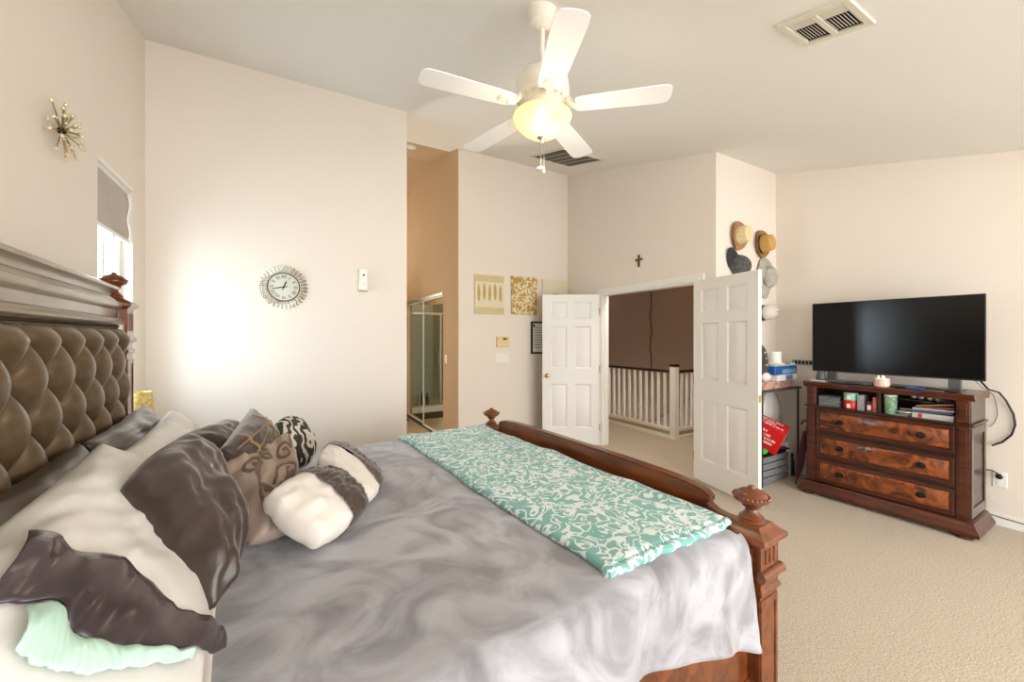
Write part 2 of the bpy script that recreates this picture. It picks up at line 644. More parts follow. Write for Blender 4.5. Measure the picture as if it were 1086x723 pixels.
# ------------------------------------------------------------------ window in the left wall, with its roller blind
wf = MB()
x0, x1 = XL - .10, XL - .055
for a, b, c, d in ((WY0, WY0 + .05, WZ0, WZ1), (WY1 - .05, WY1, WZ0, WZ1), (WY0 + .05, WY1 - .05, WZ0, WZ0 + .05), (WY0 + .05, WY1 - .05, WZ1 - .05, WZ1)):
    wf.box((x0, a, c), (x1, b, d))
wf.box((x0 + .005, 3.345, WZ0 + .05), (x1 - .005, 3.385, WZ1 - .05))
win = struct('window_1', wf, M['vinyl'], 0.004)
gp = MB()
gp.box((XL - .082, WY0 + .05, WZ0 + .05), (XL - .078, WY1 - .05, WZ1 - .05))
gp.build('window_pane', M['glass'], win)
sl = MB()
sl.box((XL - .05, WY0, WZ0), (XL + .03, WY1, WZ0 + .02))
sl.build('window_sill', M['white'], win, .004)
bl = thing('roller_blind', 'taupe fabric roller blind half lowered over the window', 'blind', (XL - .015, (WY0 + WY1) / 2, 2.128))
mb = MB()
hw = (WY1 - WY0) / 2 - .012
mb.grid(24, 10, lambda a, b: (.006 * math.sin(a * 11) * b - .006, -hw + 2 * hw * b, -.01 + .335 * a))
mb.build('blind_fabric', M['fabricshade'], bl, solid=.002)
mb = MB()
mb.box((-.03, -hw - .012, .325), (.018, hw + .012, .355))
mb.tube([(-.01, -hw - .008, .318), (-.01, hw + .008, .318)], .013, 12)
mb.build('blind_headrail', M['white'], bl, .003)
mb = MB()
mb.box((-.01, -hw - .002, -.03), (.004, hw + .002, -.008))
mb.build('bottom_bar', M['white'], bl, .003)
mb = MB()
mb.box((-.006, -.02, -.045), (.002, .02, -.03))
mb.build('pull_tab', M['grille'], bl, .002)

# wide windows behind the camera
wf = MB()
for xa, xb in ((.3, .36), (1.67, 1.73), (3.07, 3.13), (4.44, 4.5)):
    wf.box((xa, YF - .10, .35), (xb, YF - .04, 2.3))
wf.box((.36, YF - .10, .35), (4.44, YF - .04, .41))
wf.box((.36, YF - .10, 2.24), (4.44, YF - .04, 2.3))
struct('window_2', wf, M['vinyl'], .004)

# unseen window opening, added as a source for the near left fill
wf = MB()
for a, b, c, d in ((NY0, NY0 + .05, WZ0, 2.25), (NY1 - .05, NY1, WZ0, 2.25), (NY0 + .05, NY1 - .05, WZ0, WZ0 + .05), (NY0 + .05, NY1 - .05, 2.20, 2.25)):
    wf.box((XL - .10, a, c), (XL - .055, b, d))
struct('fill_window', wf, M['vinyl'], .004)

# ------------------------------------------------------------------ bath corridor: mirrored closet doors, shower, switch, detector
for k, (a, b, xx) in enumerate(((CL0 + .0, 6.47, 2.012), (6.41, CL1, 2.045))):
    d = thing('mirrored_closet_door', ('mirrored sliding closet door nearest the light switch in the corridor', 'mirrored sliding closet door at the far end of the corridor')[k],
              'mirrored door', (xx, a, .02), 0, 'mirrored closet doors')
    L = b - a
    mb = MB()
    mb.box((-.004, .025, .03), (.004, L - .025, 2.03))
    mb.build('mirror_pane', M['mirror'], d)
    mb = MB()
    mb.box((-.012, 0, 0), (.012, .025, 2.05))
    mb.box((-.012, L - .025, 0), (.012, L, 2.05))
    mb.box((-.012, .025, 0), (.012, L - .025, .03))
    mb.box((-.012, .025, 2.03), (.012, L - .025, 2.05))
    mb.build('door_frame', M['white'], d, .002)
tr = MB()
tr.box((1.965, CL0, 2.07), (2.07, CL1, 2.105))
struct('trim_3', tr, M['nickel'], .002)
tr = MB()
tr.box((1.985, CL0, 0), (2.07, CL1, .016))
struct('trim_4', tr, M['darkmetal'], .002)

sh = thing('shower_stall', 'framed glass shower stall reflected in the mirrored closet doors', 'shower', (1.0, 7.62, 0))
mb = MB()
mb.box((0, 0, 0), (.97, 1.3, .11))
mb.build('shower_pan', M['white'], sh, .01)
mb = MB()
mb.box((0, 1.28, .11), (.97, 1.3, 2.2))
mb.box((0, .05, .11), (.02, 1.28, 2.2))
mb.build('shower_wall', mat('shower_surround', (222, 220, 200), .35), sh)
mb = MB()
for xa in (0, .27, .93):
    mb.box((xa, .02, .11), (xa + .035, .05, 1.94))
mb.box((0, .015, 1.90), (.97, .055, 1.95))
mb.box((0, .015, .11), (.97, .055, .135))
mb.build('shower_frame', M['nickel'], sh, .003)
mb = MB()
mb.box((.035, .033, .135), (.27, .037, 1.90))
mb.box((.305, .033, .135), (.93, .037, 1.90))
mb.build('shower_glass', M['glass'], sh)
mb = MB()
mb.tube([(.34, .02, .95), (.34, -.02, .95), (.34, -.02, 1.12), (.34, .02, 1.12)], .008)
mb.build('door_handle', M['chrome'], sh)
for k, (x, y, h, c) in enumerate(((1.52, 7.78, .24, (120, 90, 70)), (1.60, 7.76, .20, (220, 220, 215)), (1.68, 7.80, .27, (90, 80, 72)), (1.76, 7.77, .22, (200, 190, 160)))):
    mb = MB()
    mb.lathe([(.03, 0), (.032, .01), (.032, h * .7), (.014, h * .82), (.014, h * .9), (.018, h * .9), (.018, h)], 14)
    o = mb.build('shampoo_bottle', mat('bottle_%d' % k, c, .35))
    o.location = (x, y, .11)
    tag(o, ('brown bottle on the shower floor in the mirror', 'white bottle on the shower floor in the mirror', 'tall dark bottle on the shower floor in the mirror', 'tan bottle on the shower floor in the mirror')[k], 'bottle', 'bottles in the shower')
mb = MB()
mb.box((1.05, 7.0, 0), (1.93, 7.5, .012))
tag(mb.build('bath_mat', mat('dark_mat', (60, 56, 52), .95, rgb2=(80, 74, 68), scale=60, bump=.6), bev=.004), 'dark bath mat on the floor before the shower', 'bath mat')


def plate(name, label, cat, M0, w, h, m, toggles=1):
    root = bpy.data.objects.new(name, None)
    COL.objects.link(root)
    root.matrix_world = M0
    tag(root, label, cat)
    mb = MB()
    mb.box((-w / 2, 0, -h / 2), (w / 2, .006, h / 2))
    mb.build('cover_plate', m, root, .003)
    for k in range(toggles):
        x = (k - (toggles - 1) / 2) * .046
        mb = MB()
        mb.hexa([(x - .015, .006, -.03), (x + .015, .006, -.03), (x + .015, .006, .03), (x - .015, .006, .03)],
                [(x - .015, .007, -.03), (x + .015, .007, -.03), (x + .015, .011, .03), (x - .015, .011, .03)])
        mb.build('rocker', m, root, .001)
    return root


FACE_Y = lambda x, y, z: Matrix.Translation((x, y, z)) @ Matrix.Rotation(PI, 4, 'Z')          # plate facing -Y
FACE_X = lambda x, y, z: Matrix.Translation((x, y, z)) @ Matrix.Rotation(PI / 2, 4, 'Z')      # plate facing -X
plate('light_switch', 'white switch plate on the tan corridor wall beside the mirrored doors', 'light switch', FACE_X(XC1, 5.32, 1.16), .075, .12, M['white'], 1)
plate('light_switch', 'wide white four-rocker switch plate under the thermostat', 'light switch', FACE_Y(2.617, YA, 1.178), .21, .125, M['white'], 4)
sd = thing('smoke_detector', 'white smoke detector on the corridor ceiling', 'smoke detector', (1.50, 5.35, zc(5.35)))
sd.rotation_euler = (R(14), 0, 0)
mb = MB()
mb.lathe([(.065, 0), (.068, -.012), (.06, -.03), (.035, -.042), (.005, -.044)], 24)
mb.build('detector_body', M['white'], sd)
mb = MB()
mb.lathe([(.07, .002), (.07, -.006)], 24)
mb.build('mounting_ring', M['grille'], sd)

# ------------------------------------------------------------------ landing: railing, stair handrail, hanging cord
rl = thing('stair_railing', 'white balustrade with dark handrail on the landing beyond the double doors', 'railing', (4.886, 3.86, 0))
mb = MB()
mb.box((-.045, -.045, 0), (.045, .045, 1.04))
mb.build('newel_post', M['white'], rl, .004)
mb = MB()
mb.box((-.055, -.055, 1.04), (.055, .055, 1.06))
mb.box((-.048, -.048, 1.06), (.048, .048, 1.075))
mb.build('newel_cap', M['walnut'], rl, .004)
mb = MB()
mb.box((-.03, .045, .945), (.03, 4.1, .985))
mb.box((.045, -.03, .945), (1.31, .03, .985))
mb.build('handrail', M['walnut'], rl, .01)
mb = MB()
mb.box((-.03, .045, .105), (.03, 4.1, .15))
mb.box((.045, -.03, .105), (1.31, .03, .15))
mb.build('bottom_rail', M['white'], rl, .004)
mb = MB()
mb.box((-.05, .045, 0), (.03, 4.1, .05))
mb.box((.045, -.05, 0), (1.31, .03, .05))
mb.build('kerb_board', M['white'], rl, .004)
mb = MB()
mb.box((-.02, .045, .05), (.02, 4.1, .105))
mb.box((.045, -.02, .05), (1.31, .02, .105))
mb.build('skirt_board', M['tan'], rl)
for k in range(34):
    mb = MB()
    y = .045 + (k + 1) * .1165
    mb.box((-.017, y - .017, .15), (.017, y + .017, .945))
    mb.build('baluster', M['white'], rl, .003)
for k in range(10):
    mb = MB()
    x = .045 + (k + 1) * .1165
    mb.box((x - .017, -.017, .15), (x + .017, .017, .945))
    mb.build('baluster', M['white'], rl, .003)
hr = thing('stair_handrail', 'dark wall handrail sloping down the stairs behind the balusters', 'handrail', (6.13, 5.0, 0))
mb = MB()
mb.tube([(0, -1.0, .75), (0, 2.8, -1.9)], .024, 10)
mb.build('rail', M['walnut'], hr)
for t in (.12, .5, .85):
    mb = MB()
    p = (0, -1.0 + 3.8 * t, .75 - 2.65 * t)
    mb.tube([p, (.03, p[1], p[2] - .05), (.069, p[1], p[2] - .05)], .008)
    mb.build('bracket', M['darkmetal'], hr)
pts = [(6.19 + .004 * math.sin(z * 9), 5.43 + .016 * math.sin(z * 11) + .01 * math.sin(z * 27), z) for z in [3.2 - k * .06 for k in range(52)]]
tag(MB().tube(pts, .008, 6).build('hanging_cord', M['darkmetal']), 'wavy dark cord hanging down the brown landing wall', 'cord')

# ------------------------------------------------------------------ ceiling fan
FX, FY = 1.135, 1.682
FZ = zc(FY)
fan = thing('ceiling_fan', 'white five-blade ceiling fan with lit glass bowl over the bed', 'ceiling fan', (FX, FY, 0))
fm = mat('fan_enamel', (238, 230, 214), .4)
mb = MB()
mb.lathe([(.02, FZ - .10), (.03, FZ - .095), (.062, FZ - .075), (.075, FZ - .03), (.078, FZ + .02)], 28)
mb.build('canopy', fm, fan)
mb = MB()
mb.tube([(0, 0, 2.80), (0, 0, FZ - .09)], .012, 12)
mb.lathe([(.03, 2.785), (.03, 2.80), (.016, 2.83)], 16)
mb.build('downrod', fm, fan)
mb = MB()
mb.lathe([(.02, 2.80), (.06, 2.797), (.105, 2.785), (.13, 2.755), (.136, 2.71), (.136, 2.675), (.128, 2.665), (.128, 2.655), (.115, 2.645), (.10, 2.635)], 36)
mb.build('motor_housing', fm, fan)
for k in range(20):
    a = 2 * PI * k / 20
    mb = MB()
    mb.box((.117, -.006, 2.640), (.127, .006, 2.656), Matrix.Rotation(a, 4, 'Z'))
    mb.build('vent_slot', M['grille'], fan)
BZ = 2.622
bladem = mat('blade_laminate', (240, 240, 242), .45)
for k in range(5):
    a = R(-113.3 + 72 * k)
    A = Matrix.Rotation(a, 4, 'Z')
    P = A @ Matrix.Translation((0, 0, BZ)) @ Matrix.Rotation(R(-3), 4, 'X')
    out = []
    prof = [(.165, .046), (.18, .054), (.20, .057), (.33, .062), (.46, .066), (.56, .068), (.594, .064), (.609, .050), (.615, .025)]
    pol = [(x, y) for x, y in prof] + [(x, -y) for x, y in reversed(prof)]
    mb = MB()
    mb.prism(pol, -.003, .003, 'z', P)
    bld = mb.build('blade', bladem, fan, .0015)
    mb = MB()
    Q = P @ Matrix.Translation((0, 0, -.0035))
    mb.lathe([(.038, 0), (.036, -.006), (.02, -.010), (.004, -.010)], 20, Q @ Matrix.Translation((.205, 0, 0)))
    mb.tube([(.105, 0, .045), (.125, 0, .036), (.145, 0, .010), (.16, 0, -.004), (.19, 0, -.006)], [.018, .018, .016, .014, .016], 10, Q)
    mb.tube([(.205 + .028 * math.cos(t), .028 * math.sin(t), -.008) for t in [2 * PI * i / 20 for i in range(20)]], .005, 6, Q, closed=True)
    mb.build('blade_iron', fm, fan)
mb = MB()
mb.lathe([(.10, 2.636), (.100, 2.606), (.122, 2.598), (.128, 2.588)], 36)
mb.build('light_fitter', fm, fan)
bowl = glow('lit_bowl', (255, 226, 140), .62)
nt = bowl.node_tree
tc = nt.nodes.new('ShaderNodeTexCoord')
prev = None
for p in ((-.055, -.085, 2.545), (.062, -.080, 2.560), (.0, .09, 2.55)):      # the three bulbs glowing through the glass
    dn = nt.nodes.new('ShaderNodeVectorMath')
    dn.operation = 'DISTANCE'
    dn.inputs[1].default_value = p
    nt.links.new(tc.outputs['Object'], dn.inputs[0])
    mr = nt.nodes.new('ShaderNodeMapRange')
    mr.interpolation_type = 'SMOOTHSTEP'
    mr.inputs[1].default_value = .062
    mr.inputs[2].default_value = .01
    mr.inputs[3].default_value = .0
    mr.inputs[4].default_value = 1.0
    nt.links.new(dn.outputs['Value'], mr.inputs[0])
    ad = nt.nodes.new('ShaderNodeMath')
    ad.operation = 'ADD'
    nt.links.new(mr.outputs[0], ad.inputs[0])
    if prev is None:
        ad.inputs[1].default_value = .52
    else:
        nt.links.new(prev, ad.inputs[1])
    prev = ad.outputs[0]
nt.links.new(prev, nt.nodes['Principled BSDF'].inputs['Emission Strength'])
mb = MB()
mb.lathe([(.128, 2.590), (.143, 2.582), (.147, 2.572), (.142, 2.558), (.128, 2.534), (.104, 2.509), (.074, 2.489), (.04, 2.477), (.01, 2.474)], 40)
bo = mb.build('glass_bowl', bowl, fan)
bo['label'] = 'lit yellow glass bowl'
mb = MB()
mb.lathe([(.004, 2.445), (.008, 2.452), (.010, 2.463), (.026, 2.470), (.030, 2.478), (.02, 2.482)], 18)
mb.build('bowl_finial', M['nickel'], fan)
for dx, z0 in ((-.008, 2.315), (.010, 2.305)):
    mb = MB()
    mb.tube([(dx, 0, z0), (dx, 0, 2.46)], .0012, 6)
    ch = mb.build('pull_chain', M['nickel'], fan)
    mb = MB()
    mb.lathe([(.003, z0 - .008), (.020 if dx < 0 else .007, z0 - .004), (.020 if dx < 0 else .007, z0 + .004), (.003, z0 + .010)], 14, Matrix.Translation((dx, 0, 0)))
    mb.build('pull_fob', M['white'], ch)
for k, a in enumerate((R(-150), R(-20))):
    l = bpy.data.lights.new('fan_bulb', 'POINT')
    l.energy = 1.9
    l.color = (1, .83, .58)
    l.shadow_soft_size = .10
    o = bpy.data.objects.new('fan_bulb', l)
    COL.objects.link(o)
    o.location = (FX + .12 * math.cos(a), FY + .12 * math.sin(a), 2.36)

# ------------------------------------------------------------------ ceiling vents
SL = Matrix.Rotation(math.atan(.25), 4, 'X')


def vent(label, x, y, w, l, kind):
    root = bpy.data.objects.new('ceiling_vent', None)
    COL.objects.link(root)
    root.matrix_world = Matrix.Translation((x, y, zc(y))) @ SL
    tag(root, label, 'vent')
    fr = MB()
    b = .03
    for x0, x1, y0, y1 in ((-w / 2, w / 2, -l / 2, -l / 2 + b), (-w / 2, w / 2, l / 2 - b, l / 2), (-w / 2, -w / 2 + b, -l / 2 + b, l / 2 - b), (w / 2 - b, w / 2, -l / 2 + b, l / 2 - b)):
        fr.box((x0, y0, -.012), (x1, y1, 0))
    if kind == 'register':
        fr.box((-w / 2 + b, -.012, -.012), (w / 2 - b, .012, -.002))
    fr.build('vent_frame', M['grille'], root, .002)
    MB().box((-w / 2 + .01, -l / 2 + .01, -.0015), (w / 2 - .01, l / 2 - .01, -.0005)).build('duct_shade', M['dark'], root)  # dark sheet: the shade inside the duct put into its colour
    if kind == 'register':
        for hy in (-1, 1):
            ya, yb = (.012, l / 2 - b) if hy > 0 else (-l / 2 + b, -.012)
            xs = -w / 2 + b
            split = xs + (w - 2 * b) * .30
            for i in range(4):                     # short bank of louvres across
                xx = xs + .008 + i * (split - xs) / 4
                m = Matrix.Translation((xx, 0, -.006)) @ Matrix.Rotation(R(35), 4, 'Y')
                MB().box((-.006, ya, -.0007), (.006, yb, .0007), m).build('louvre', M['grille'], root)
            n = 8
            for i in range(n):
                yy = ya + (i + .5) * (yb - ya) / n
                m = Matrix.Translation((0, yy, -.006)) @ Matrix.Rotation(R(40), 4, 'X')
                MB().box((split + .012, -.0055, -.0007), (w / 2 - b - .025, .0055, .0007), m).build('louvre', M['grille'], root)
    else:
        n = 26
        for i in range(n):
            yy = -l / 2 + b + (i + .5) * (l - 2 * b) / n
            m = Matrix.Translation((0, yy, -.007)) @ Matrix.Rotation(R(42), 4, 'X')
            MB().box((-w / 2 + b, -.011, -.0008), (w / 2 - b, .011, .0008), m).build('louvre', mat('return_louvre', (150, 144, 128), .6) if i == 0 else bpy.data.materials['return_louvre'], root)
        for k in range(1, 5):
            xx = -w / 2 + b + k * (w - 2 * b) / 5
            MB().box((xx - .006, -l / 2 + b, -.014), (xx + .006, l / 2 - b, -.011)).build('cross_bar', M['grille'], root)


vent('white ceiling register with two louvre banks near the top right', 2.175, .895, .27, .29, 'register')
vent('large return air grille on the ceiling behind the fan', 3.06, 4.0, .62, .70, 'return')

# ------------------------------------------------------------------ bed (local axes: x from footboard (0) to headboard (negative), y across, turned 3.2 degrees)
BR = R(3.2)
BO = Vector((1.547, .865, 0))
BM = Matrix.Translation(BO) @ Matrix.Rotation(BR, 4, 'Z')
bed = thing('bed', 'king bed of carved reddish wood with tufted leather headboard', 'bed', BO, BR)
BW = 1.951
TOPZ = .765


def square_stack(mb, prof, M0):
    """square section turned like a lathe: list of (half width, z)"""
    vs, fs = [], []
    for h, z in prof:
        vs += [(-h, -h, z), (h, -h, z), (h, h, z), (-h, h, z)]
    for i in range(len(prof) - 1):
        for k in range(4):
            fs.append((i * 4 + k, i * 4 + (k + 1) % 4, (i + 1) * 4 + (k + 1) % 4, (i + 1) * 4 + k))
    n = len(prof) - 1
    fs += [(3, 2, 1, 0), (n * 4, n * 4 + 1, n * 4 + 2, n * 4 + 3)]
    mb.add(vs, fs, M0)


def finial(parent, x, y, z, m, w=1.0):
    mb = MB()
    prof = [(.044, 0), (.046, .006), (.040, .012), (.042, .018), (.030, .028), (.021, .040), (.020, .048), (.030, .056), (.034, .060), (.030, .064),
            (.046, .072), (.058, .080), (.061, .088), (.060, .093), (.056, .096), (.052, .104), (.040, .114), (.024, .120), (.014, .124), (.012, .130), (.004, .134)]
    mb.lathe([(r * w, h) for r, h in prof], 28, Matrix.Translation((x, y, z)))
    fo = mb.build('finial', m, parent)
    mb = MB()
    for k in range(26):
        a = 2 * PI * k / 26
        mb.ball((x + .060 * w * math.cos(a), y + .060 * w * math.sin(a), z + .095), .0058 * w, 8)
    mb.build('bead_ring', m, fo)


for yy in (0, BW):
    sy = -1 if yy == 0 else 1
    mb = MB()
    P = Matrix.Translation((-.02, yy, 0))
    square_stack(mb, [(.074, 0), (.074, .10), (.066, .12), (.060, .13), (.060, .545), (.066, .548), (.071, .555), (.071, .562), (.064, .570), (.063, .585),
                      (.067, .590), (.070, .596), (.064, .640), (.064, .722), (.070, .724), (.084, .732), (.087, .738), (.087, .750), (.082, .755), (.066, .766), (.055, .778), (.050, .784)], P)
    # raised frame and sunk panel on the long shaft, flutes on the block
    for ax in range(4):
        Q = P @ Matrix.Rotation(ax * PI / 2, 4, 'Z')
        for a, b, c, d in ((-.060, -.044, .16, .53), (.044, .060, .16, .53), (-.044, .044, .16, .185), (-.044, .044, .505, .53)):
            mb.box((a, -.064, c), (b, -.059, d), Q)
        for k in range(3):
            xx = -.03 + .03 * k
            mb.tube([(xx, -.0635, .655), (xx, -.0635, .705)], .006, 8, Q)
    post = mb.build('foot_post', M['oakred'], bed, .0025)
    mb = MB()
    # scrolled console under the fluted block
    mb.tube([(-.075, -.066, .620), (.075, -.066, .620)], .019, 14, P)
    mb.tube([(.066, -.075, .620), (.066, .075, .620)], .019, 14, P)
    mb.tube([(-.075, .066, .620), (.075, .066, .620)], .019, 14, P)
    mb.build('scroll_moulding', M['oakred'], post)
    finial(post, -.02, yy, .780, M['oakred'])

# footboard panel with scalloped top
prof = [(.04, .770), (.09, .770), (.125, .775), (.150, .787), (.163, .800), (.158, .812), (.150, .823), (.168, .838), (.195, .847), (.26, .857), (.36, .863), (.6, .868)]
top = prof + [(BW - y, z) for y, z in reversed(prof)]
mb = MB()
mb.prism([(.04, .18)] + top + [(BW - .04, .18)], -.040, -.010, 'x')
fb = mb.build('footboard_panel', M['oakred'], bed, .004)
mb = MB()
n = len(top)
sec = [(-.045, -.014), (-.041, -.010), (-.045, -.002), (-.042, .004), (-.008, .004), (-.005, -.002), (-.009, -.010), (-.005, -.014)]
vs, fs = [], []
for y, z in top:
    vs += [(x, y, z + d) for x, d in sec]
for i in range(n - 1):
    for k in range(8):
        fs.append((i * 8 + k, (i + 1) * 8 + k, (i + 1) * 8 + (k + 1) % 8, i * 8 + (k + 1) % 8))
fs += [tuple(range(8)), tuple(range((n - 1) * 8, n * 8))]
mb.add(vs, fs)
mb.build('top_moulding', M['oakred'], fb, ang=28)
for yy in (-.02, BW - .02):
    mb = MB()
    mb.box((-2.10, yy, .20), (-.08, yy + .04, .54))
    mb.box((-2.10, yy - .006, .20), (-.08, yy + .046, .235))
    mb.build('side_rail', M['oakred'], bed, .004)

# headboard
HU = -2.165
hm = M['reflectwood']
for yy in (0, BW):
    mb = MB()
    P = Matrix.Translation((HU, yy, 0))
    square_stack(mb, [(.07, 0), (.07, .12), (.058, .14), (.058, 1.385), (.066, 1.392), (.066, 1.405), (.058, 1.412), (.058, 1.440), (.070, 1.448), (.073, 1.458), (.064, 1.468),
                      (.060, 1.48), (.060, 1.605), (.068, 1.612), (.078, 1.62), (.078, 1.634), (.07, 1.640), (.05, 1.652), (.046, 1.656)], P)
    for ax in range(4):
        Q = P @ Matrix.Rotation(ax * PI / 2, 4, 'Z')
        for k in range(3):
            xx = -.028 + .028 * k
            mb.tube([(xx, -.0595, 1.50), (xx, -.0595, 1.585)], .007, 8, Q)
        for a, b, c, d in ((-.058, -.044, .5, 1.36), (.044, .058, .5, 1.36), (-.044, .044, 1.335, 1.36)):
            mb.box((a, -.062, c), (b, -.057, d), Q)
    post = mb.build('headboard_post', M['oakred'], bed, .0025)
    finial(post, HU, yy, 1.654, M['oakred'], .82)
mb = MB()
y0, y1 = .06, BW - .06
mb.box((HU - .03, y0, .25), (HU + .02, y1, 1.64))
hb = mb.build('headboard_panel', hm, bed, .003)


def moulding(name, sec, ya, yb, m, parent, bev=0.0):
    """profile (x, z) swept along y"""
    mb = MB()
    mb.prism(sec, ya, yb, 'y')
    return mb.build(name, m, parent, bev, ang=50)


# crown: slopes outward to a cap, the frieze, mouldings of the frame
moulding('crown_moulding', [(HU - .045, 1.66), (HU + .026, 1.66), (HU + .030, 1.672), (HU + .042, 1.680), (HU + .056, 1.686), (HU + .056, 1.698), (HU + .048, 1.704), (HU - .05, 1.704)], y0 + .12, y1 - .12, hm, hb)
mb = MB()
mb.hexa([(HU - .04, y0 - .0, 1.638), (HU + .032, y0 - .0, 1.638), (HU + .032, y1, 1.638), (HU - .04, y1, 1.638)], [(HU - .04, y0 + .15, 1.662), (HU + .022, y0 + .15, 1.662), (HU + .022, y1 - .15, 1.662), (HU - .04, y1 - .15, 1.662)])
mb.build('crown_slope', hm, hb, .002)
moulding('frieze_moulding', [(HU + .02, 1.600), (HU + .030, 1.602), (HU + .044, 1.612), (HU + .050, 1.622), (HU + .048, 1.634), (HU + .036, 1.640), (HU + .02, 1.640)], y0, y1, hm, hb)
fr = MB()
sec = [(0, 0), (.030, 0), (.036, .006), (.030, .013), (.020, .018), (.026, .026), (.020, .034), (0, .036)]
fr.prism([(HU + .02 + a, 1.528 + b) for a, b in sec], y0, y1, 'y')
for yy, sg in ((y0, 1), (y1, -1)):
    fr.prism([(HU + .02 + a, yy + sg * (.036 - b)) for a, b in sec], .5, 1.528, 'z')
fr.build('frame_moulding', hm, hb, ang=50)
mb = MB()
nb = 110
for k in range(nb):
    mb.ball((HU + .034, y0 + .045 + (y1 - y0 - .09) * k / (nb - 1), 1.518), .0075, 6)
bd = mb.build('bead_trim', mat('dark_bronze', (70, 54, 34), .4, .6), hb)
bd['label'] = 'row of small dark bronze beads'

# tufted leather: buttons on a diamond lattice, pillowed between them
TY0, TY1, TZ0, TZ1 = y0 + .038, y1 - .038, .55, 1.508
PVY, PVZ = .2075, .245         # lattice pitch


def tuft(a, b):
    y = TY0 + (TY1 - TY0) * a
    z = TZ0 + (TZ1 - TZ0) * b
    p = (y - TY1 + .055) / PVY
    q = (z - TZ1 + .155) / PVZ
    e, g = p + q, p - q
    h = (abs(math.sin(PI * e)) * abs(math.sin(PI * g)))
    crease = min(abs(math.sin(PI * e)), abs(math.sin(PI * g)))
    d = .048 * (h ** .45) + .012 * (crease ** .35)
    edge = min(y - TY0, TY1 - y, TZ1 - z, .05) / .05
    d *= max(0, edge) ** .4
    return (HU + .022 + d + .01, y, z)


mb = MB()
mb.grid(300, 156, tuft)
up = mb.build('tufted_upholstery', M['leather'], bed, ang=180)
up['label'] = 'bronze leather with deep diamond tufting'
k = 0
bt_me = None
for i in range(-12, 2):
    for j in range(-8, 2):
        for ofs in (0, .5):
            p, q = i * 1.0 + ofs, j * 1.0 + ofs
            y = TY1 - .055 + p * PVY
            z = TZ1 - .155 + q * PVZ
            if TY0 + .04 < y < TY1 - .03 and .95 < z < TZ1 - .04:
                if bt_me is None:
                    b = MB().lathe([(.012, 0), (.011, .004), (.006, .007), (.001, .008)], 12, Matrix.Rotation(PI / 2, 4, 'Y')).build('button', M['leather'], bed)
                    bt_me = b.data
                else:
                    b = bpy.data.objects.new('button', bt_me)
                    COL.objects.link(b)
                    b.parent = bed
                b.location = (HU + .033, y, z)


# ------------------------------------------------------------------ bedspread
def top_h(u, v):
    w = noise.noise((u * 2.1, v * 2.6, .3)) * .010 + noise.noise((u * 6 + 3 * v, v * 5.0 - u, 2.3)) * .007
    w += .010 * max(0, noise.noise((u * 3.3 + v * 2.2, v * 3 - u * 2.4, 7.7))) ** 1.0
    return TOPZ + w


def spread_pt(a, b):
    u = -2.06 + (2.06 - .085) * a
    # cross-section parameter: near hem -> top -> far hem
    fold = math.sin(u * 13 + 1.2 * math.sin(u * 5)) * .55 + .12 * math.sin(u * 31 + 1) + .75 * math.exp(-((u + .19) / .035) ** 2) - .5 * math.exp(-((u + .27) / .04) ** 2)
    hem = .405 + .16 * min(1, max(0, (-u - .12) / .6)) + .004 * math.sin(u * 15)
    r = .06
    lo_v, hi_v = -.035, BW + .03
    L1 = TOPZ - r - hem
    arc = PI / 2 * r
    L2 = hi_v - lo_v - 2 * r
    tot = 2 * L1 + 2 * arc + L2
    # denser sampling on the near side
    s = b * tot
    if s < L1:
        k = 1 - s / L1
        z = hem + s
        v = lo_v - (.022 + .028 * fold + .02) * k ** .8 - .006 * noise.noise((u * 7, z * 9, 1))
        uu = u + (.0 if a < .9 else (a - .9) / .1 * .02 * k)
    elif s < L1 + arc:
        t = (s - L1) / r
        v = lo_v + r - r * math.cos(t)
        z = TOPZ - r + r * math.sin(t)
        uu = u
        z += (top_h(u, v) - TOPZ) * math.sin(t)
    elif s < L1 + arc + L2:
        v = lo_v + r + (s - L1 - arc)
        uu = u
        z = top_h(u, v)
    elif s < L1 + 2 * arc + L2:
        t = (s - L1 - arc - L2) / r
        v = hi_v - r + r * math.sin(t)
        z = TOPZ - r + r * math.cos(t)
        uu = u
    else:
        k = (s - L1 - 2 * arc - L2) / L1
        z = TOPZ - r - k * L1
        v = hi_v + (.03 + .03 * fold) * k
        uu = u
    # tuck the foot end down behind the footboard
    e = max(0, (a - .965) / .035)
    if e > 0 and -.0 < v < BW:
        z -= .05 * e * e
    if e > 0 and v <= .04:
        uu -= .03 * e * e
    return (uu, v, z)


mb = MB()
mb.grid(170, 230, spread_pt)
sp = mb.build('bedspread', M['spread'], ang=180, solid=.012)
sp.matrix_world = BM
tag(sp, 'silver grey plush bedspread hanging over the side of the bed', 'bedspread')


# ------------------------------------------------------------------ teal throw across the foot of the bed
def throw_pt(off):
    def fn(a, b):
        ee = 2 * b - 1
        v = .045 + (1.955 - .045) * a
        u0 = -.755 + .012 * math.sin(v * 5) + .02 * (1 - a)
        u1 = -.092 + .006 * math.sin(v * 7)
        u = u0 + (u1 - u0) * b
        edge = min(1, min(a * 1.91, (1 - a) * 1.91, b * .66, (1 - b) * .66) / .022)
        t = math.sqrt(max(0, 1 - (1 - edge) ** 2))
        wav = .004 * noise.noise((u * 9, v * 7, 4.2))
        return (u, v, max(top_h(u, v) + .006, top_h(u, v) + .008) + .004 + (.020 + wav) * t * off)
    return fn


mb = MB()
mb.grid(150, 60, throw_pt(1))
mb.grid(150, 60, throw_pt(0), flip=True)
th = mb.build('throw_blanket', M['teal'], ang=180, weld=True)
th.matrix_world = BM
tag(th, 'teal throw with white scrolling flowers laid across the bed foot', 'throw blanket')
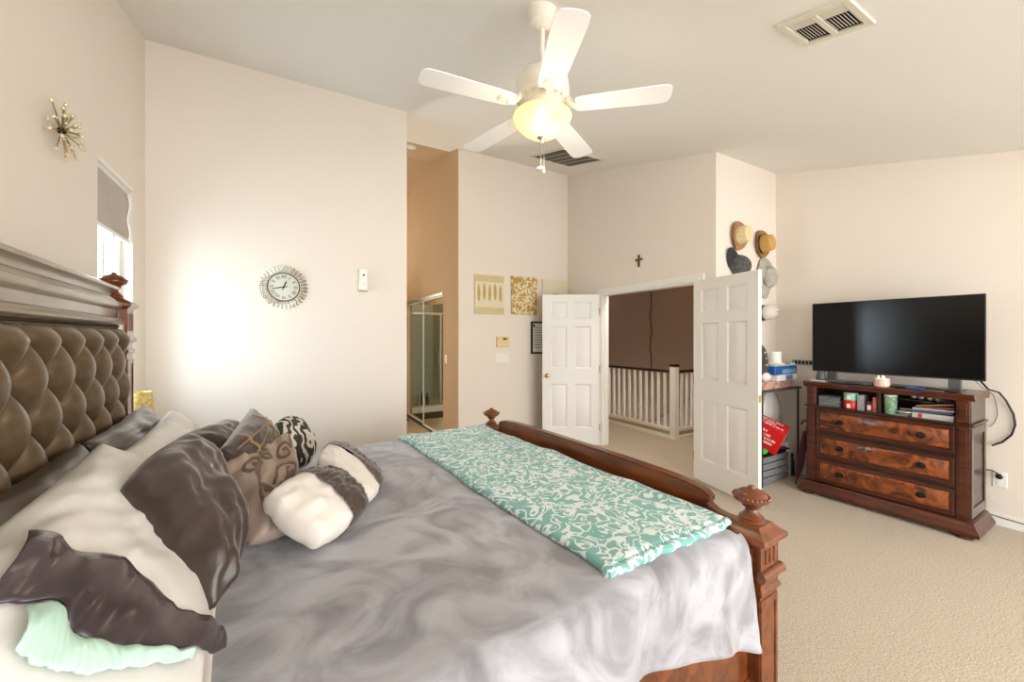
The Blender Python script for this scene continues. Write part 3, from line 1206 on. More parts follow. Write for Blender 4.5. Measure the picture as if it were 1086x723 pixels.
# rolled hem along the near edge of the throw
mb = MB()
pts = [(-.74 + .64 * k / 40, .043 + .004 * math.sin(k), top_h(-.74 + .64 * k / 40, .05) + .016) for k in range(41)]
mb.tube(pts, .015, 10)
mb.build('folded_hem', M['teal'], th)


# ------------------------------------------------------------------ pillows
def pillow_fn(c, th, puff=.42, pinch=.05, wr=.006, seed=0, roundness=0.0, ruche=0.0, folds=0.0):
    TL, TR, BRc, BL = [Vector(p) for p in c]
    nrm = ((TR - TL).cross(BL - TL)).normalized()
    if nrm.x * 1.0 - nrm.y * .4 + nrm.z < 0:
        nrm = -nrm

    def fn(x, y, side):
        """x, y in -1..1; side +1 front, -1 back"""
        if roundness:
            rx = x * math.sqrt(max(0, 1 - y * y / 2))
            ry = y * math.sqrt(max(0, 1 - x * x / 2))
            px, py = x + (rx - x) * roundness, y + (ry - y) * roundness
        else:
            px, py = x, y
        k = 1 - pinch * (1 - py * py)
        kk = 1 - pinch * (1 - px * px)
        px, py = px * k, py * kk
        a, b = (px + 1) / 2, (1 - py) / 2
        P = TL * (1 - a) * (1 - b) + TR * a * (1 - b) + BRc * a * b + BL * (1 - a) * b
        t = max(0, (1 - x * x) * (1 - y * y)) ** puff
        w = wr * noise.noise((x * 2.2 + seed, y * 2.2, seed * 1.7 + side)) + wr * .5 * noise.noise((x * 5 + seed, y * 4, seed + 3))
        w += wr * 1.5 * (.28 - abs(noise.noise((x * 1.7 + .8 * y + seed * 2.1, y * 1.3 - .5 * x, seed * .7 + side))))
        w += wr * .5 * (.25 - abs(noise.noise((x * 4.1 - 1.5 * y + seed, y * 2.1 + x, seed * 1.3 + side))))
        # creases pulled from the corners
        w += wr * .35 * math.sin(9 * (abs(x) - abs(y)) + seed) * max(abs(x), abs(y)) ** 2
        if ruche:
            w += ruche * math.sin(y * 30 + 6 * noise.noise((x * 2.5, y * 4, seed))) * (1 - abs(y) ** 6)
        if folds:
            ph = (1.1 * y + .9 * x) * 9 + 5 * noise.noise((x * 1.6, y * 1.9, seed + 9))
            w += folds * (.5 - abs(math.sin(ph))) * (.35 + .65 * max(0, noise.noise((x * 2, y * 2, seed + 5)) + .4))
        env = min(1, t * 2.2)
        return P + nrm * (side * (th / 2) * t + w * env)
    return fn, nrm


def add_pillow(mb, fn, n=44, rng=(-1, 1)):
    x0, x1 = rng
    for side in (1, -1):
        mb.grid(n, n, lambda a, b: fn(x0 + (x1 - x0) * a, -1 + 2 * b, side), flip=side < 0)
    return mb


def pillow(name, label, corners, th, m, group=None, **k):
    fn, nrm = pillow_fn(corners, th, **k)
    mb = MB()
    add_pillow(mb, fn)
    o = mb.build(name, m, ang=180, weld=True)
    o.matrix_world = BM
    tag(o, label, 'pillow', group)
    return o, fn, nrm


def strip(fn, nrm, path, half, lift, name, m, parent, n=40):
    """narrow band laid on the pillow face: path(t) -> (x, y) in pillow coordinates"""
    mb = MB()

    def g(a, b):
        x, y = path(a)
        x2, y2 = path(min(1, a + .01))
        x1_, y1_ = path(max(0, a - .01))
        dx, dy = x2 - x1_, y2 - y1_
        L = math.hypot(dx, dy) or 1
        o = (b - .5) * 2 * half
        X = max(-.99, min(.99, x - dy / L * o))
        Y = max(-.99, min(.99, y + dx / L * o))
        return fn(X, Y, 1) + nrm * lift
    mb.grid(n, 4, g)
    return mb.build(name, m, parent, ang=180, solid=.002)


# against the headboard
pillow('pillow_sham', 'olive satin sham against the headboard at the left edge', ((-2.06, .28, 1.13), (-2.06, 1.06, 1.13), (-1.97, 1.08, .79), (-1.97, .26, .79)), .17, M['olive'], 'shams against the headboard', seed=1, wr=.012)
pillow('pillow_sham', 'dark pleated sham against the headboard behind the far cream pillow', ((-2.06, 1.10, 1.12), (-2.05, 1.93, 1.13), (-1.96, 1.95, .79), (-1.97, 1.10, .79)), .17, M['brown'], 'shams against the headboard', seed=2, wr=.010, ruche=.004)
# cream pair
pillow('pillow', 'smaller looking cream pillow at the far side of the bed below the lamp', ((-1.97, 1.10, 1.07), (-1.95, 1.93, 1.09), (-1.76, 1.90, .80), (-1.79, 1.10, .80)), .20, M['cream'], seed=3, wr=.010)
o, fn, nr = pillow('pillow_sham', 'large cream sham with a dark satin band in the left foreground', ((-2.04, -.04, 1.08), (-2.0, 1.02, 1.13), (-1.68, 1.0, .80), (-1.68, -.04, .79)), .20, M['cream'], seed=4, wr=.016, folds=.008)


P4C = [Vector(p) for p in ((-2.04, -.04, 1.08), (-2.0, 1.02, 1.13), (-1.68, 1.0, .80), (-1.68, -.04, .79))]


def loft(name, a, b, m, parent, wave=.006, fr=5, n=90, k=14):
    """cloth strip between two edge lines, with folds running across it"""
    def at(L, t):
        x = t * (len(L) - 1)
        i = min(int(x), len(L) - 2)
        p0, p1, p2, p3 = (Vector(L[max(0, min(len(L) - 1, q))]) for q in (i - 1, i, i + 1, i + 2))
        f = x - i
        return .5 * (2 * p1 + (p2 - p0) * f + (2 * p0 - 5 * p1 + 4 * p2 - p3) * f * f + (3 * p1 - p0 - 3 * p2 + p3) * f ** 3)
    up = Vector((.45, -.35, .82))

    def g(u, v):
        p = at(a, u).lerp(at(b, u), v)
        h = wave * (math.sin(u * 2 * PI * fr + 2.2 * v + 2 * math.sin(u * 7)) + .5 * math.sin(u * 2 * PI * fr * 2.3 - 3 * v)) * (.4 + .6 * v)
        # lie on the pillow's face where the pillow is below
        ex, ey = P4C[1] - P4C[0], P4C[3] - P4C[0]
        q = p - P4C[0]
        x = 2 * q.dot(ex) / ex.length_squared - 1
        y = 1 - 2 * q.dot(ey) / ey.length_squared
        if -.99 < x < .99 and -.99 < y < .99:
            ds = (fn(x, y, 1) - P4C[0]).dot(nr)
            w = min(1, (y + .99) / .25)
            p = p + nr * (ds - q.dot(nr)) * w
        return p + nr * (max(h, -.004) + .010 * math.sin(PI * v) + .010)
    mb = MB()
    mb.grid(n, k, g)
    return mb.build(name, m, parent, ang=180, solid=.004)


b_up = [(-1.96, 0.297, 1.083), (-1.892, 0.285, 1.039), (-1.834, 0.276, 1.001), (-1.791, 0.265, 0.973), (-1.736, 0.238, 0.936), (-1.684, 0.264, 0.878), (-1.652, 0.3, 0.838)]
b_lo = [(-1.941, 0.117, 1.059), (-1.884, 0.143, 1.024), (-1.853, 0.111, 1.003), (-1.821, 0.104, 0.983), (-1.763, 0.111, 0.946), (-1.693, 0.172, 0.872), (-1.648, 0.23, 0.824)]
m_up = [(-1.906, 0.125, 1.03), (-1.88, 0.14, 1.016), (-1.847, 0.108, 0.993), (-1.818, 0.106, 0.976), (-1.762, 0.112, 0.941), (-1.705, 0.16, 0.875)]
m_lo = [(-1.889, 0.053, 1.012), (-1.856, 0.043, 0.992), (-1.826, 0.049, 0.974), (-1.788, 0.06, 0.952), (-1.755, 0.079, 0.932), (-1.702, 0.145, 0.868)]
loft('mint_trim', m_up, m_lo, M['mint'], o, .002, 7)['label'] = 'pale mint trim below the band'
loft('satin_band', b_up, b_lo, M['plum'], o, .006, 2.6)['label'] = 'dark plum satin band'
mb = MB()


def sheet(a, b):
    u, v = -2.04 + (.385 - .03 * b) * a, -.04 + 1.0 * b
    return (u, v, top_h(u, v) + .012 + .006 * math.sin(u * 40 + 6 * v) + .004 * noise.noise((u * 9, v * 9, 3)))


mb.grid(40, 60, sheet)
o = mb.build('bed_sheet', M['offwhite'], ang=180, solid=.006)
o.matrix_world = BM
tag(o, 'white folded sheet edge lying under the large cream sham', 'bed sheet')
# brown group
pillow('pillow', 'big dark brown satin pillow in front of the large cream sham', ((-1.869, .547, 1.12), (-1.80, .98, 1.14), (-1.650, .66, .86), (-1.655, .325, .84)), .25, M['brown'], seed=5, wr=.018, folds=.006, pinch=.0, roundness=.34, puff=.36)
pillow('pillow', 'brown satin pillow lying behind the ribboned cushion', ((-1.88, 1.36, 1.05), (-1.72, 1.90, 1.02), (-1.52, 1.74, .81), (-1.70, 1.24, .81)), .20, M['brown'], seed=6, wr=.014)
o, fn, nr = pillow('cushion', 'small brown cushion with crossed gold ribbons at the top of the heap', ((-1.69, 1.02, 1.06), (-1.60, 1.50, 1.13), (-1.49, 1.27, 1.02), (-1.61, .98, .95)), .13, M['brown'], seed=7, wr=.006)
for pth in (lambda t: (-.55, -.9 + 1.8 * t), lambda t: (.45, -.9 + 1.8 * t), lambda t: (-.9 + 1.8 * t, .45 - .5 * t), lambda t: (-.9 + 1.8 * t, -.5 + .8 * t)):
    strip(fn, nr, pth, .035, .002, 'ribbon', M['gold'], o)
pillow('cushion', 'round black and cream patterned cushion behind the taupe scroll pillow', ((-1.54, 1.50, 1.05), (-1.37, 1.80, 1.04), (-1.28, 1.66, .81), (-1.45, 1.36, .81)), .12, M['zebra'], seed=8, roundness=1.0, pinch=0)
o, fn, nr = pillow('pillow', 'taupe pillow with brown scroll embroidery behind the white cushion', ((-1.70, 1.0, 1.01), (-1.455, 1.36, 1.035), (-1.41, .74, .805), (-1.60, .72, .81)), .16, M['taupescroll'], seed=9, wr=.018, pinch=.07, roundness=.12)


def spiral(cx, cy, r0, turns, a0, sgn=1, tail=None):
    def p(t):
        if tail and t > .6:
            k = (t - .6) / .4
            a = a0 + sgn * turns * 2 * PI
            sx, sy = cx + r0 * math.cos(a), cy + r0 * math.sin(a)
            return (sx + (tail[0] - sx) * k, sy + (tail[1] - sy) * k + .12 * math.sin(PI * k))
        t = t / .6 if tail else t
        a = a0 + sgn * turns * 2 * PI * t
        r = r0 * (.25 + .75 * t)
        return (cx + r * math.cos(a), cy + r * math.sin(a))
    return p


for pth in (spiral(-.6, .45, .22, 1.2, 1, -1, (-.75, -.3)), spiral(-.1, -.45, .24, 1.3, 2, 1, (.35, -.1)), spiral(-.15, .55, .20, 1.2, 0, 1, (-.6, .2)), spiral(.45, .45, .24, 1.3, 2, -1, (.8, .8)), spiral(.25, -.05, .22, 1.2, 1, 1, (-.3, -.2)), spiral(-.55, -.3, .22, 1.2, 3, -1, (-.1, -.75)), spiral(.6, -.5, .2, 1.1, 0, 1, (.2, -.8))):
    strip(fn, nr, pth, .036, .0015, 'scroll_embroidery', M['scrollink'], o, 60)


def half_cushion(label, corners, th, seed, split):
    root = thing('cushion', label, 'cushion', (0, 0, 0), 0, 'two-tone ruched cushions')
    root.matrix_world = BM
    fn, nr = pillow_fn(corners, th, seed=seed, wr=.008, pinch=.02, puff=.27, roundness=.40)
    fr, nr = pillow_fn(corners, th * 1.15, seed=seed, wr=.006, pinch=.0, puff=.30, ruche=.0032, roundness=.55)
    mb = MB()
    add_pillow(mb, fn, 36, (-1, split))
    mb.build('white_panel', M['offwhite'], root, ang=180, weld=True)
    mb = MB()
    add_pillow(mb, fr, 44, (split - .10, 1))
    mb.build('ruched_panel', M['brown'], root, ang=180, weld=True)


half_cushion('white and brown ruched cushion lying in front of the taupe scroll pillow', ((-1.585, .735, .96), (-1.345, 1.04, .94), (-1.20, .79, .82), (-1.42, .585, .81)), .14, 10, .02)
half_cushion('cream and brown ruched cushion tucked behind the front white one', ((-1.37, 1.16, .94), (-1.235, 1.54, .92), (-1.06, 1.12, .80), (-1.22, .82, .805)), .11, 11, .08)

# ------------------------------------------------------------------ bedside lamp on its nightstand
ns = thing('nightstand', 'dark wood nightstand between the bed and the clock wall', 'nightstand', (-.60, 3.27, 0))
MB().box((-.24, -.26, .08), (.24, .26, .70)).build('cabinet', M['walnut'], ns, .006)
MB().box((-.27, -.29, .70), (.27, .29, .73)).build('top', M['walnut'], ns, .006)
for z in (.14, .42):
    dr = MB().box((.24, -.22, z), (.252, .22, z + .25)).build('drawer', M['burl'], ns, .004)
    MB().ball((.265, 0, z + .125), .016, 12).build('knob', M['darkmetal'], dr)
for x in (-.2, .2):
    for y in (-.22, .22):
        MB().box((x - .03, y - .03, 0), (x + .03, y + .03, .08)).build('foot', M['walnut'], ns, .004)
lp = thing('table_lamp', 'small lamp with yellow woven shade beside the headboard post', 'lamp', (-.755, 3.24, .73))
MB().lathe([(.055, 0), (.055, .015), (.02, .03), (.03, .08), (.034, .14), (.02, .2), (.010, .22), (.008, .30)], 20).build('lamp_base', M['brass'], lp)
ym = scroll_mat('yellow_weave', (222, 186, 96), (244, 226, 160), 60, .05, .7, warp=.3)
MB().lathe([(.072, .22), (.056, .405)], 28, cap=False).build('lamp_shade', ym, lp, solid=.003)

# ------------------------------------------------------------------ wall clock
ck = thing('wall_clock', 'round silver sunburst wall clock with roman numerals', 'clock', (.007, YB, 1.893))
CKM = Matrix.Rotation(PI / 2, 4, 'X')        # local z of lathe -> -y (towards the room)
MB().lathe([(.118, .0), (.118, .014), (.114, .016)], 48, CKM).build('clock_face', mat('clock_dial', (214, 212, 196), .5), ck)
MB().tube([(.119 * math.cos(a), -.018, .119 * math.sin(a)) for a in [2 * PI * k / 60 for k in range(60)]], .0042, 8, closed=True).build('bezel', mat('bezel_bronze', (74, 66, 56), .4, .6), ck)
strs = []
for k, s in enumerate(('XII', 'I', 'II', 'III', 'IIII', 'V', 'VI', 'VII', 'VIII', 'IX', 'X', 'XI')):
    a = -k * PI / 6
    strs.append((s, Matrix.Rotation(PI / 2, 4, 'X') @ Matrix.Rotation(a, 4, 'Z') @ Matrix.Translation((0, .087, .0165)) @ Matrix.Scale(.8, 4, (1, 0, 0))))
vs, fs = text_mesh(strs, .043)
MB().add(vs, fs).build('numerals', M['darkmetal'], ck)
for nm, ang, L, w_ in (('hour_hand', 22, .062, .006), ('minute_hand', 258, .090, .0045)):
    Q = Matrix.Rotation(PI / 2, 4, 'X') @ Matrix.Rotation(-R(ang), 4, 'Z') @ Matrix.Translation((0, 0, .019 if nm[0] == 'h' else .0215))
    MB().prism([(-.003, -.028), (.003, -.028), (w_, L * .6), (0, L), (-w_, L * .6)], 0, .0015, 'z', Q).build(nm, M['darkmetal'], ck)
MB().lathe([(.008, .016), (.008, .025), (.003, .027)], 16, CKM).build('hub', M['darkmetal'], ck)
silver = mat('bead_silver', (214, 208, 190), .2, .9)
for k in range(34):
    a = 2 * PI * k / 34
    c, s_ = math.cos(a), math.sin(a)
    t = Vector((-s_, 0, c))
    d = Vector((c, 0, s_))
    mb = MB()
    pts = [d * .122 + Vector((0, -.012, 0)), d * .15 + t * .007 + Vector((0, -.012, 0)), d * .174 + t * .009 + Vector((0, -.012, 0)), d * .186 + Vector((0, -.012, 0)),
           d * .174 - t * .009 + Vector((0, -.012, 0)), d * .15 - t * .007 + Vector((0, -.012, 0))]
    mb.tube(pts, .0028, 6, closed=True)
    for r_, q in ((.140, .0055), (.160, .0068), (.177, .0075)):
        p = d * r_
        mb.ball((p.x, -.014, p.z), q, 8)
    mb.build('ray', silver, ck)

# small white wall dispenser
ds = thing('wall_dispenser', 'small white air freshener on the wall right of the clock', 'dispenser', (.646, YB, 1.90))
mb = MB()
pr = [(-.040, 0), (.040, 0), (.044, .03), (.037, .10), (.036, .16), (.044, .20), (-.036, .20), (-.033, .16), (-.034, .10), (-.042, .03)]
mb.prism(pr, -.045, 0, 'y')
mb.build('casing', M['white'], ds, .008, seg=3)
MB().lathe([(.009, 0), (.009, .002)], 16, Matrix.Translation((.004, -.045, .14)) @ CKM).build('spray_nozzle', M['darkmetal'], ds)
MB().lathe([(.007, 0), (.006, .003)], 16, Matrix.Translation((.004, -.045, .055)) @ CKM).build('button', M['grille'], ds)
MB().box((-.040, -.042, -.010), (.042, -.002, .0)).build('base_trim', mat('tan_plastic', (196, 168, 112), .4), ds, .003)

# ------------------------------------------------------------------ twig starburst on the left wall
sb = thing('wall_ornament', 'gold twig starburst with little balls on the left wall', 'wall ornament', (XL, 2.545, 2.385))
gm = mat('champagne_metal', (170, 150, 108), .35, .8)
pearl = mat('champagne_ball', (214, 202, 172), .3, .3)
MB().ball((.035, 0, 0), .016, 12).build('hub', M['darkmetal'], sb)
for k in range(26):
    z = 1 - (k + .5) / 26 * 1.0
    a = k * 2.39996
    rr = math.sqrt(1 - z ** 2)
    d = Vector((z * .5, rr * math.cos(a), rr * math.sin(a)))
    L = .105 + .045 * random.random()
    base = Vector((.035, 0, 0))
    e = base + d * L
    e.x = max(.010, e.x)
    mb = MB()
    mb.tube([base, e], .0026, 5)
    st = mb.build('twig', gm, sb)
    mb = MB()
    mb.ball(e, .009, 8)
    if k % 2:
        side = d.cross(Vector((0, .3, 1))).normalized()
        e2 = base + d * L * .72 + side * .022
        e2.x = max(.008, e2.x)
        mb.ball(e2, .007, 8)
    mb.build('ball', pearl, st)

# ------------------------------------------------------------------ canvases, framed notice, thermostat, cross
cream_c = (226, 214, 180)


def canvas(label, x0, x1, z0, z1):
    c = thing('canvas_art', label, 'canvas print', ((x0 + x1) / 2, YA, z0), 0, None)
    w, h = (x1 - x0), z1 - z0
    return c, w, h


ochre = mat('ochre_ink', (188, 154, 84), .7, rgb2=(206, 174, 104), scale=30)
bandm = mat('pale_ochre_ink', (208, 188, 138), .7, rgb2=(218, 200, 154), scale=40)
cbase = mat('canvas_cream', (228, 218, 188), .8, bump=.1, bscale=300)
c, w, h = canvas('cream canvas with a row of ochre feathers, leftmost of the three', 2.20, 2.637, 1.775, 2.300)
MB().box((-w / 2, -.03, 0), (w / 2, 0, h)).build('stretched_canvas', cbase, c, .003)
for z0 in (.005, h - .095):
    MB().box((-w / 2 + .006, -.0308, z0), (w / 2 - .006, -.0300, z0 + .085)).build('painted_band', bandm, c)
for k in range(5):
    fx = -w / 2 + .055 + k * .081
    zb = .165 + (.02 if k % 2 else 0)
    zt = zb + .23
    prof = [(0, zb), (.016, zb + .03), (.022, zb + .10), (.017, zb + .17), (.004, zt), (-.004, zt), (-.018, zt - .05), (-.022, zb + .09), (-.014, zb + .02)]
    MB().prism([(fx + px, pz) for px, pz in prof], -.0312, -.0301, 'y').build('feather', ochre, c)
c, w, h = canvas('ochre canvas with pale flowers, middle of the three', 2.757, 3.18, 1.785, 2.318)
bloom = scroll_mat('ochre_blossom', (186, 148, 72), (230, 216, 178), 9, .055, .75, blob=.50, warp=1.6)
MB().box((-w / 2, -.03, 0), (w / 2, 0, h)).build('stretched_canvas', bloom, c, .003)
c, w, h = canvas('cream canvas with an ochre mound half hidden by the open door', 3.277, 3.735, 1.80, 2.306)
MB().box((-w / 2, -.03, 0), (w / 2, 0, h)).build('stretched_canvas', cbase, c, .003)
arc = [(.17 * math.cos(t), .12 + .19 * math.sin(t)) for t in [PI * k / 20 for k in range(21)]]
MB().prism(arc + [(-.17, .02), (.17, .02)], -.0312, -.0301, 'y').build('painted_mound', ochre, c)

fn_ = thing('framed_notice', 'black framed printed sheet partly behind the left door', 'framed print', (3.24, YA, 1.225))
mb = MB()
for a, b, c_, d in ((-.155, -.13, 0, .465), (.13, .155, 0, .465), (-.13, .13, 0, .025), (-.13, .13, .44, .465)):
    mb.box((a, -.02, c_), (b, 0, d))
mb.build('frame', M['black'], fn_, .002)
MB().box((-.13, -.008, .025), (.13, -.002, .44)).build('paper_sheet', M['white'], fn_)
mb = MB()
for k in range(9):
    z = .37 - .035 * k
    mb.box((-.10, -.0086, z), (.09 - .02 * (k % 3), -.0081, z + .006))
mb.box((-.115, -.0086, .385), (-.085, -.0081, .425))
mb.build('printed_lines', M['darkmetal'], fn_)

ts = thing('thermostat', 'almond thermostat with small dark display above the switches', 'thermostat', (2.625, YA, 1.33))
MB().box((-.095, -.03, 0), (.095, 0, .142)).build('casing', M['almond'], ts, .006)
MB().box((-.005, -.0312, .098), (.055, -.030, .122)).build('display', M['black'], ts)
mb = MB()
for k in range(3):
    mb.box((-.06 + .035 * k, -.0315, .03), (-.04 + .035 * k, -.030, .038))
mb.build('button_row', M['grille'], ts)
plate('wall_outlet', 'small outlet low on the wall left of the left door', 'outlet', FACE_Y(2.02, YA, .58), .03, .045, M['white'], 0) if False else None

cr = thing('wall_cross', 'small brown wooden cross above the double doors', 'cross', (XD, 3.463, 2.315))
mb = MB()
mb.prism([(-.014, 0), (.014, 0), (.010, .03), (.010, .078), (.045, .072), (.058, .088), (.045, .104), (.010, .098), (.014, .140), (0, .150), (-.014, .140), (-.010, .098), (-.045, .104), (-.058, .088), (-.045, .072), (-.010, .078), (-.010, .03)], -.014, 0, 'x')
mb.build('cross_body', M['oakred'], cr, .002)
MB().prism([(-.006, .02), (.006, .02), (.006, .125), (-.006, .125)], -.017, -.013, 'x').build('inlay', M['walnut'], cr)

# ------------------------------------------------------------------ hats on the wall
HM = Matrix.Rotation(PI / 2, 4, 'X')           # hat crown axis points to -y


def hat_brim(rx, ry, curl, t=.004, n=40, droop=0):
    def fn(a, b):
        an = 2 * PI * a
        k = .35 + .65 * b
        up = curl * (b ** 2) * abs(math.cos(an)) - droop * b * abs(math.sin(an))
        return (rx * k * math.cos(an), ry * k * math.sin(an), .012 + up)
    mb = MB()
    mb.grid(n, 8, fn)
    return mb, t


def fedora(label, x, z, rz, cm, bm_, band, s=1.0, tilt=0):
    h = thing('fedora_hat', label, 'hat', (x, YH - .004, z), 0, 'hats on the wall')
    h.rotation_euler = (R(tilt), R(rz), 0)
    h.scale = (s, s, s)
    mb, t = hat_brim(.125, .150, .035)
    mb.v = [HM @ v for v in mb.v]
    mb.build('brim', bm_, h, solid=.005, ang=180)

    def crown(a, b):
        an = 2 * PI * a
        if b < .7:
            k = b / .7
            r1, r2, zz = .083 - .014 * k, .100 - .018 * k, .014 + .115 * k
        else:
            k = (b - .7) / .3
            q = math.cos(k * PI / 2)
            r1, r2 = .069 * q, .082 * q
            zz = .129 + .010 * math.sin(k * PI / 2) - .022 * k * k
        return HM @ Vector((r1 * math.cos(an), r2 * math.sin(an), zz))
    mb = MB()
    mb.grid(40, 24, crown)
    mb.build('crown', cm, h, ang=180, weld=True)
    mb = MB()
    mb.grid(40, 2, lambda a, b: HM @ Vector((.0855 * math.cos(2 * PI * a) * (1 - .03 * b), .1025 * math.sin(2 * PI * a) * (1 - .03 * b), .014 + .026 * b)))
    mb.build('hat_band', band, h, ang=180)
    return h


straw = mat('pale_straw', (226, 200, 152), .8, rgb2=(238, 216, 174), scale=40, bump=.2, bscale=160)
straw2 = mat('amber_straw', (196, 150, 84), .8, rgb2=(212, 168, 100), scale=40, bump=.2, bscale=160)
greyfelt = mat('grey_felt', (168, 166, 154), .9, rgb2=(182, 180, 168), scale=20)
charc = mat('charcoal_denim', (70, 70, 70), .9, rgb2=(96, 96, 94), scale=40)
dkfelt = mat('dark_felt', (62, 44, 28), .8)
fedora('pale straw fedora with tan brim, top left of the wall hats', 4.09, 2.515, 0, straw, mat('tan_brim', (176, 134, 88), .8), mat('tan_band', (206, 150, 100), .7), 1.0)
fedora('amber straw fedora beside the corner, top right of the wall hats', 4.52, 2.475, -12, straw2, mat('amber_brim', (160, 116, 60), .8), M['black'], 1.0)


def ball_cap(label, x, z, rz, cm, bm_, s=1.0):
    h = thing('baseball_cap', label, 'cap', (x, YH - .004, z), 0, 'hats on the wall')
    h.rotation_euler = (0, R(rz), 0)
    h.scale = (s, s, s)
    mb = MB()

    def dome(a, b):
        an = 2 * PI * a
        t = b * PI / 2
        return HM @ Vector((.085 * math.cos(t) ** .8 * math.cos(an), .10 * math.cos(t) ** .8 * math.sin(an), .008 + .115 * math.sin(t)))
    mb.grid(36, 14, dome)
    mb.build('crown', cm, h, ang=180, weld=True)
    mb = MB()

    def bill(a, b):
        an = PI * (.08 + .84 * a)
        r0x, r0y = .084, .098
        ext = .085 * math.sin(an) ** .7 * b
        return HM @ Vector((r0x * math.cos(an) * (1 + .05 * b), r0y * math.sin(an) + ext, .012 + .02 * math.cos(an) ** 2 * -b + .012 * b))
    mb.grid(24, 8, bill)
    mb.build('bill', bm_, h, solid=.005, ang=180)
    mb = MB()
    mb.ball((0, -.124, 0), .008, 8)
    mb.build('top_button', bm_, h)
    return h


ball_cap('charcoal cap with a curved bill, just above the right door', 4.07, 2.20, -42, charc, mat('charcoal_bill', (58, 57, 55), .9), 1.2)
ball_cap('white cap with black trim beside the edge of the right door', 4.63, 1.74, -100, mat('white_cap', (232, 222, 212), .85), M['black'], 1.0)
h = thing('bucket_hat', 'soft grey hat with drooping brim under the amber fedora', 'hat', (4.60, YH - .004, 2.12), 0, 'hats on the wall')
mb = MB()


def slouch(a, b):
    an = 2 * PI * a
    rx, ry = .095 + .06 * b, .12 + .11 * b
    return HM @ Vector((rx * math.cos(an) * (1 - .22 * b * (math.sin(an) < 0) * -math.sin(an)), ry * math.sin(an), .05 - .045 * b + .012 * math.sin(an * 3)))


mb.grid(44, 10, slouch)
mb.build('brim', greyfelt, h, solid=.004, ang=180)
mb = MB()
mb.grid(40, 16, lambda a, b: HM @ Vector((.095 * math.cos(b * PI / 2) ** .6 * math.cos(2 * PI * a), .12 * math.cos(b * PI / 2) ** .6 * math.sin(2 * PI * a), .05 + .075 * math.sin(b * PI / 2) + .006 * math.sin(2 * PI * a * 4) * b)))
mb.build('crown', greyfelt, h, ang=180, weld=True)

# ------------------------------------------------------------------ media dresser (local x: front negative, y along its width)
DX, DY, DR = 4.535, 1.41, R(1.0)
dr = thing('media_dresser', 'dark carved media dresser with three burl drawers and open shelf bays', 'dresser', (DX, DY, 0), DR)
DM = Matrix.Translation((DX, DY, 0)) @ Matrix.Rotation(DR, 4, 'Z')
HWD = .52
mb = MB()
mb.box((-.195, -HWD, .125), (.205, HWD, .815))
mb.slot(0)
mb.box((.18, -HWD, .815), (.205, HWD, 1.0))
for y0, y1 in ((-HWD, -.447), (.447, HWD), (-.012, .012)):
    mb.box((-.195, y0, .815), (.18, y1, 1.0))
mb.build('carcass', M['walnut'], dr, .003)
mb = MB()
mb.prism([(-.205, 1.0), (-.205, 1.008), (-.213, 1.014), (-.222, 1.022), (-.222, 1.030), (-.230, 1.034), (-.230, 1.046), (-.226, 1.05), (.215, 1.05), (.215, 1.0)], -.545, .545, 'y')
tp = mb.build('top', M['mahogany'], dr, .002, ang=50)
mb = MB()
mb.prism([(-.195, .812), (-.212, .816), (-.216, .823), (-.212, .830), (-.195, .833)], -.535, .535, 'y')
for sg in (-1, 1):
    mb.box((-.205, sg * .53 - .008, .814), (.205, sg * .53 + .008, .831))
mb.box((-.195, -.447, .815), (.18, .447, .828))
mb.build('waist_moulding', M['walnut'], dr, .002, ang=50)
# flared plinth
base = [(0, .028), (.058, .028), (.062, .036), (.062, .055), (.056, .062), (.040, .085), (.026, .110), (.024, .118), (.012, .124), (0, .130)]
vs, fs = [], []
n = len(base)
for d, z in base:
    vs += [(-.200 - d, -HWD - d * .9, z), (.205, -HWD - d * .9, z), (.205, HWD + d * .9, z), (-.200 - d, HWD + d * .9, z)]
for i in range(n - 1):
    for k in range(4):
        fs.append((i * 4 + k, i * 4 + (k + 1) % 4, (i + 1) * 4 + (k + 1) % 4, (i + 1) * 4 + k))
fs += [(3, 2, 1, 0), ((n - 1) * 4, (n - 1) * 4 + 1, (n - 1) * 4 + 2, (n - 1) * 4 + 3)]
MB().add(vs, fs).build('plinth', M['mahogany'], dr, .002, ang=50)
for x in (-.215, .15):
    for y in (-.50, .50):
        MB().lathe([(.032, 0), (.044, .006), (.046, .016), (.040, .026), (.036, .030)], 20, Matrix.Translation((x, y, 0))).build('bun_foot', M['mahogany'], dr)
# pilasters
for yc in (-.484, .484):
    mb = MB()
    for z0, z1 in ((.13, .812), (.833, 1.0)):
        mb.box((-.203, yc - .034, z0), (-.194, yc + .034, z1))
        mb.box((-.209, yc - .020, z0 + .02), (-.202, yc + .020, z1 - .02))
    mb.build('pilaster', M['mahogany'], dr, .003)
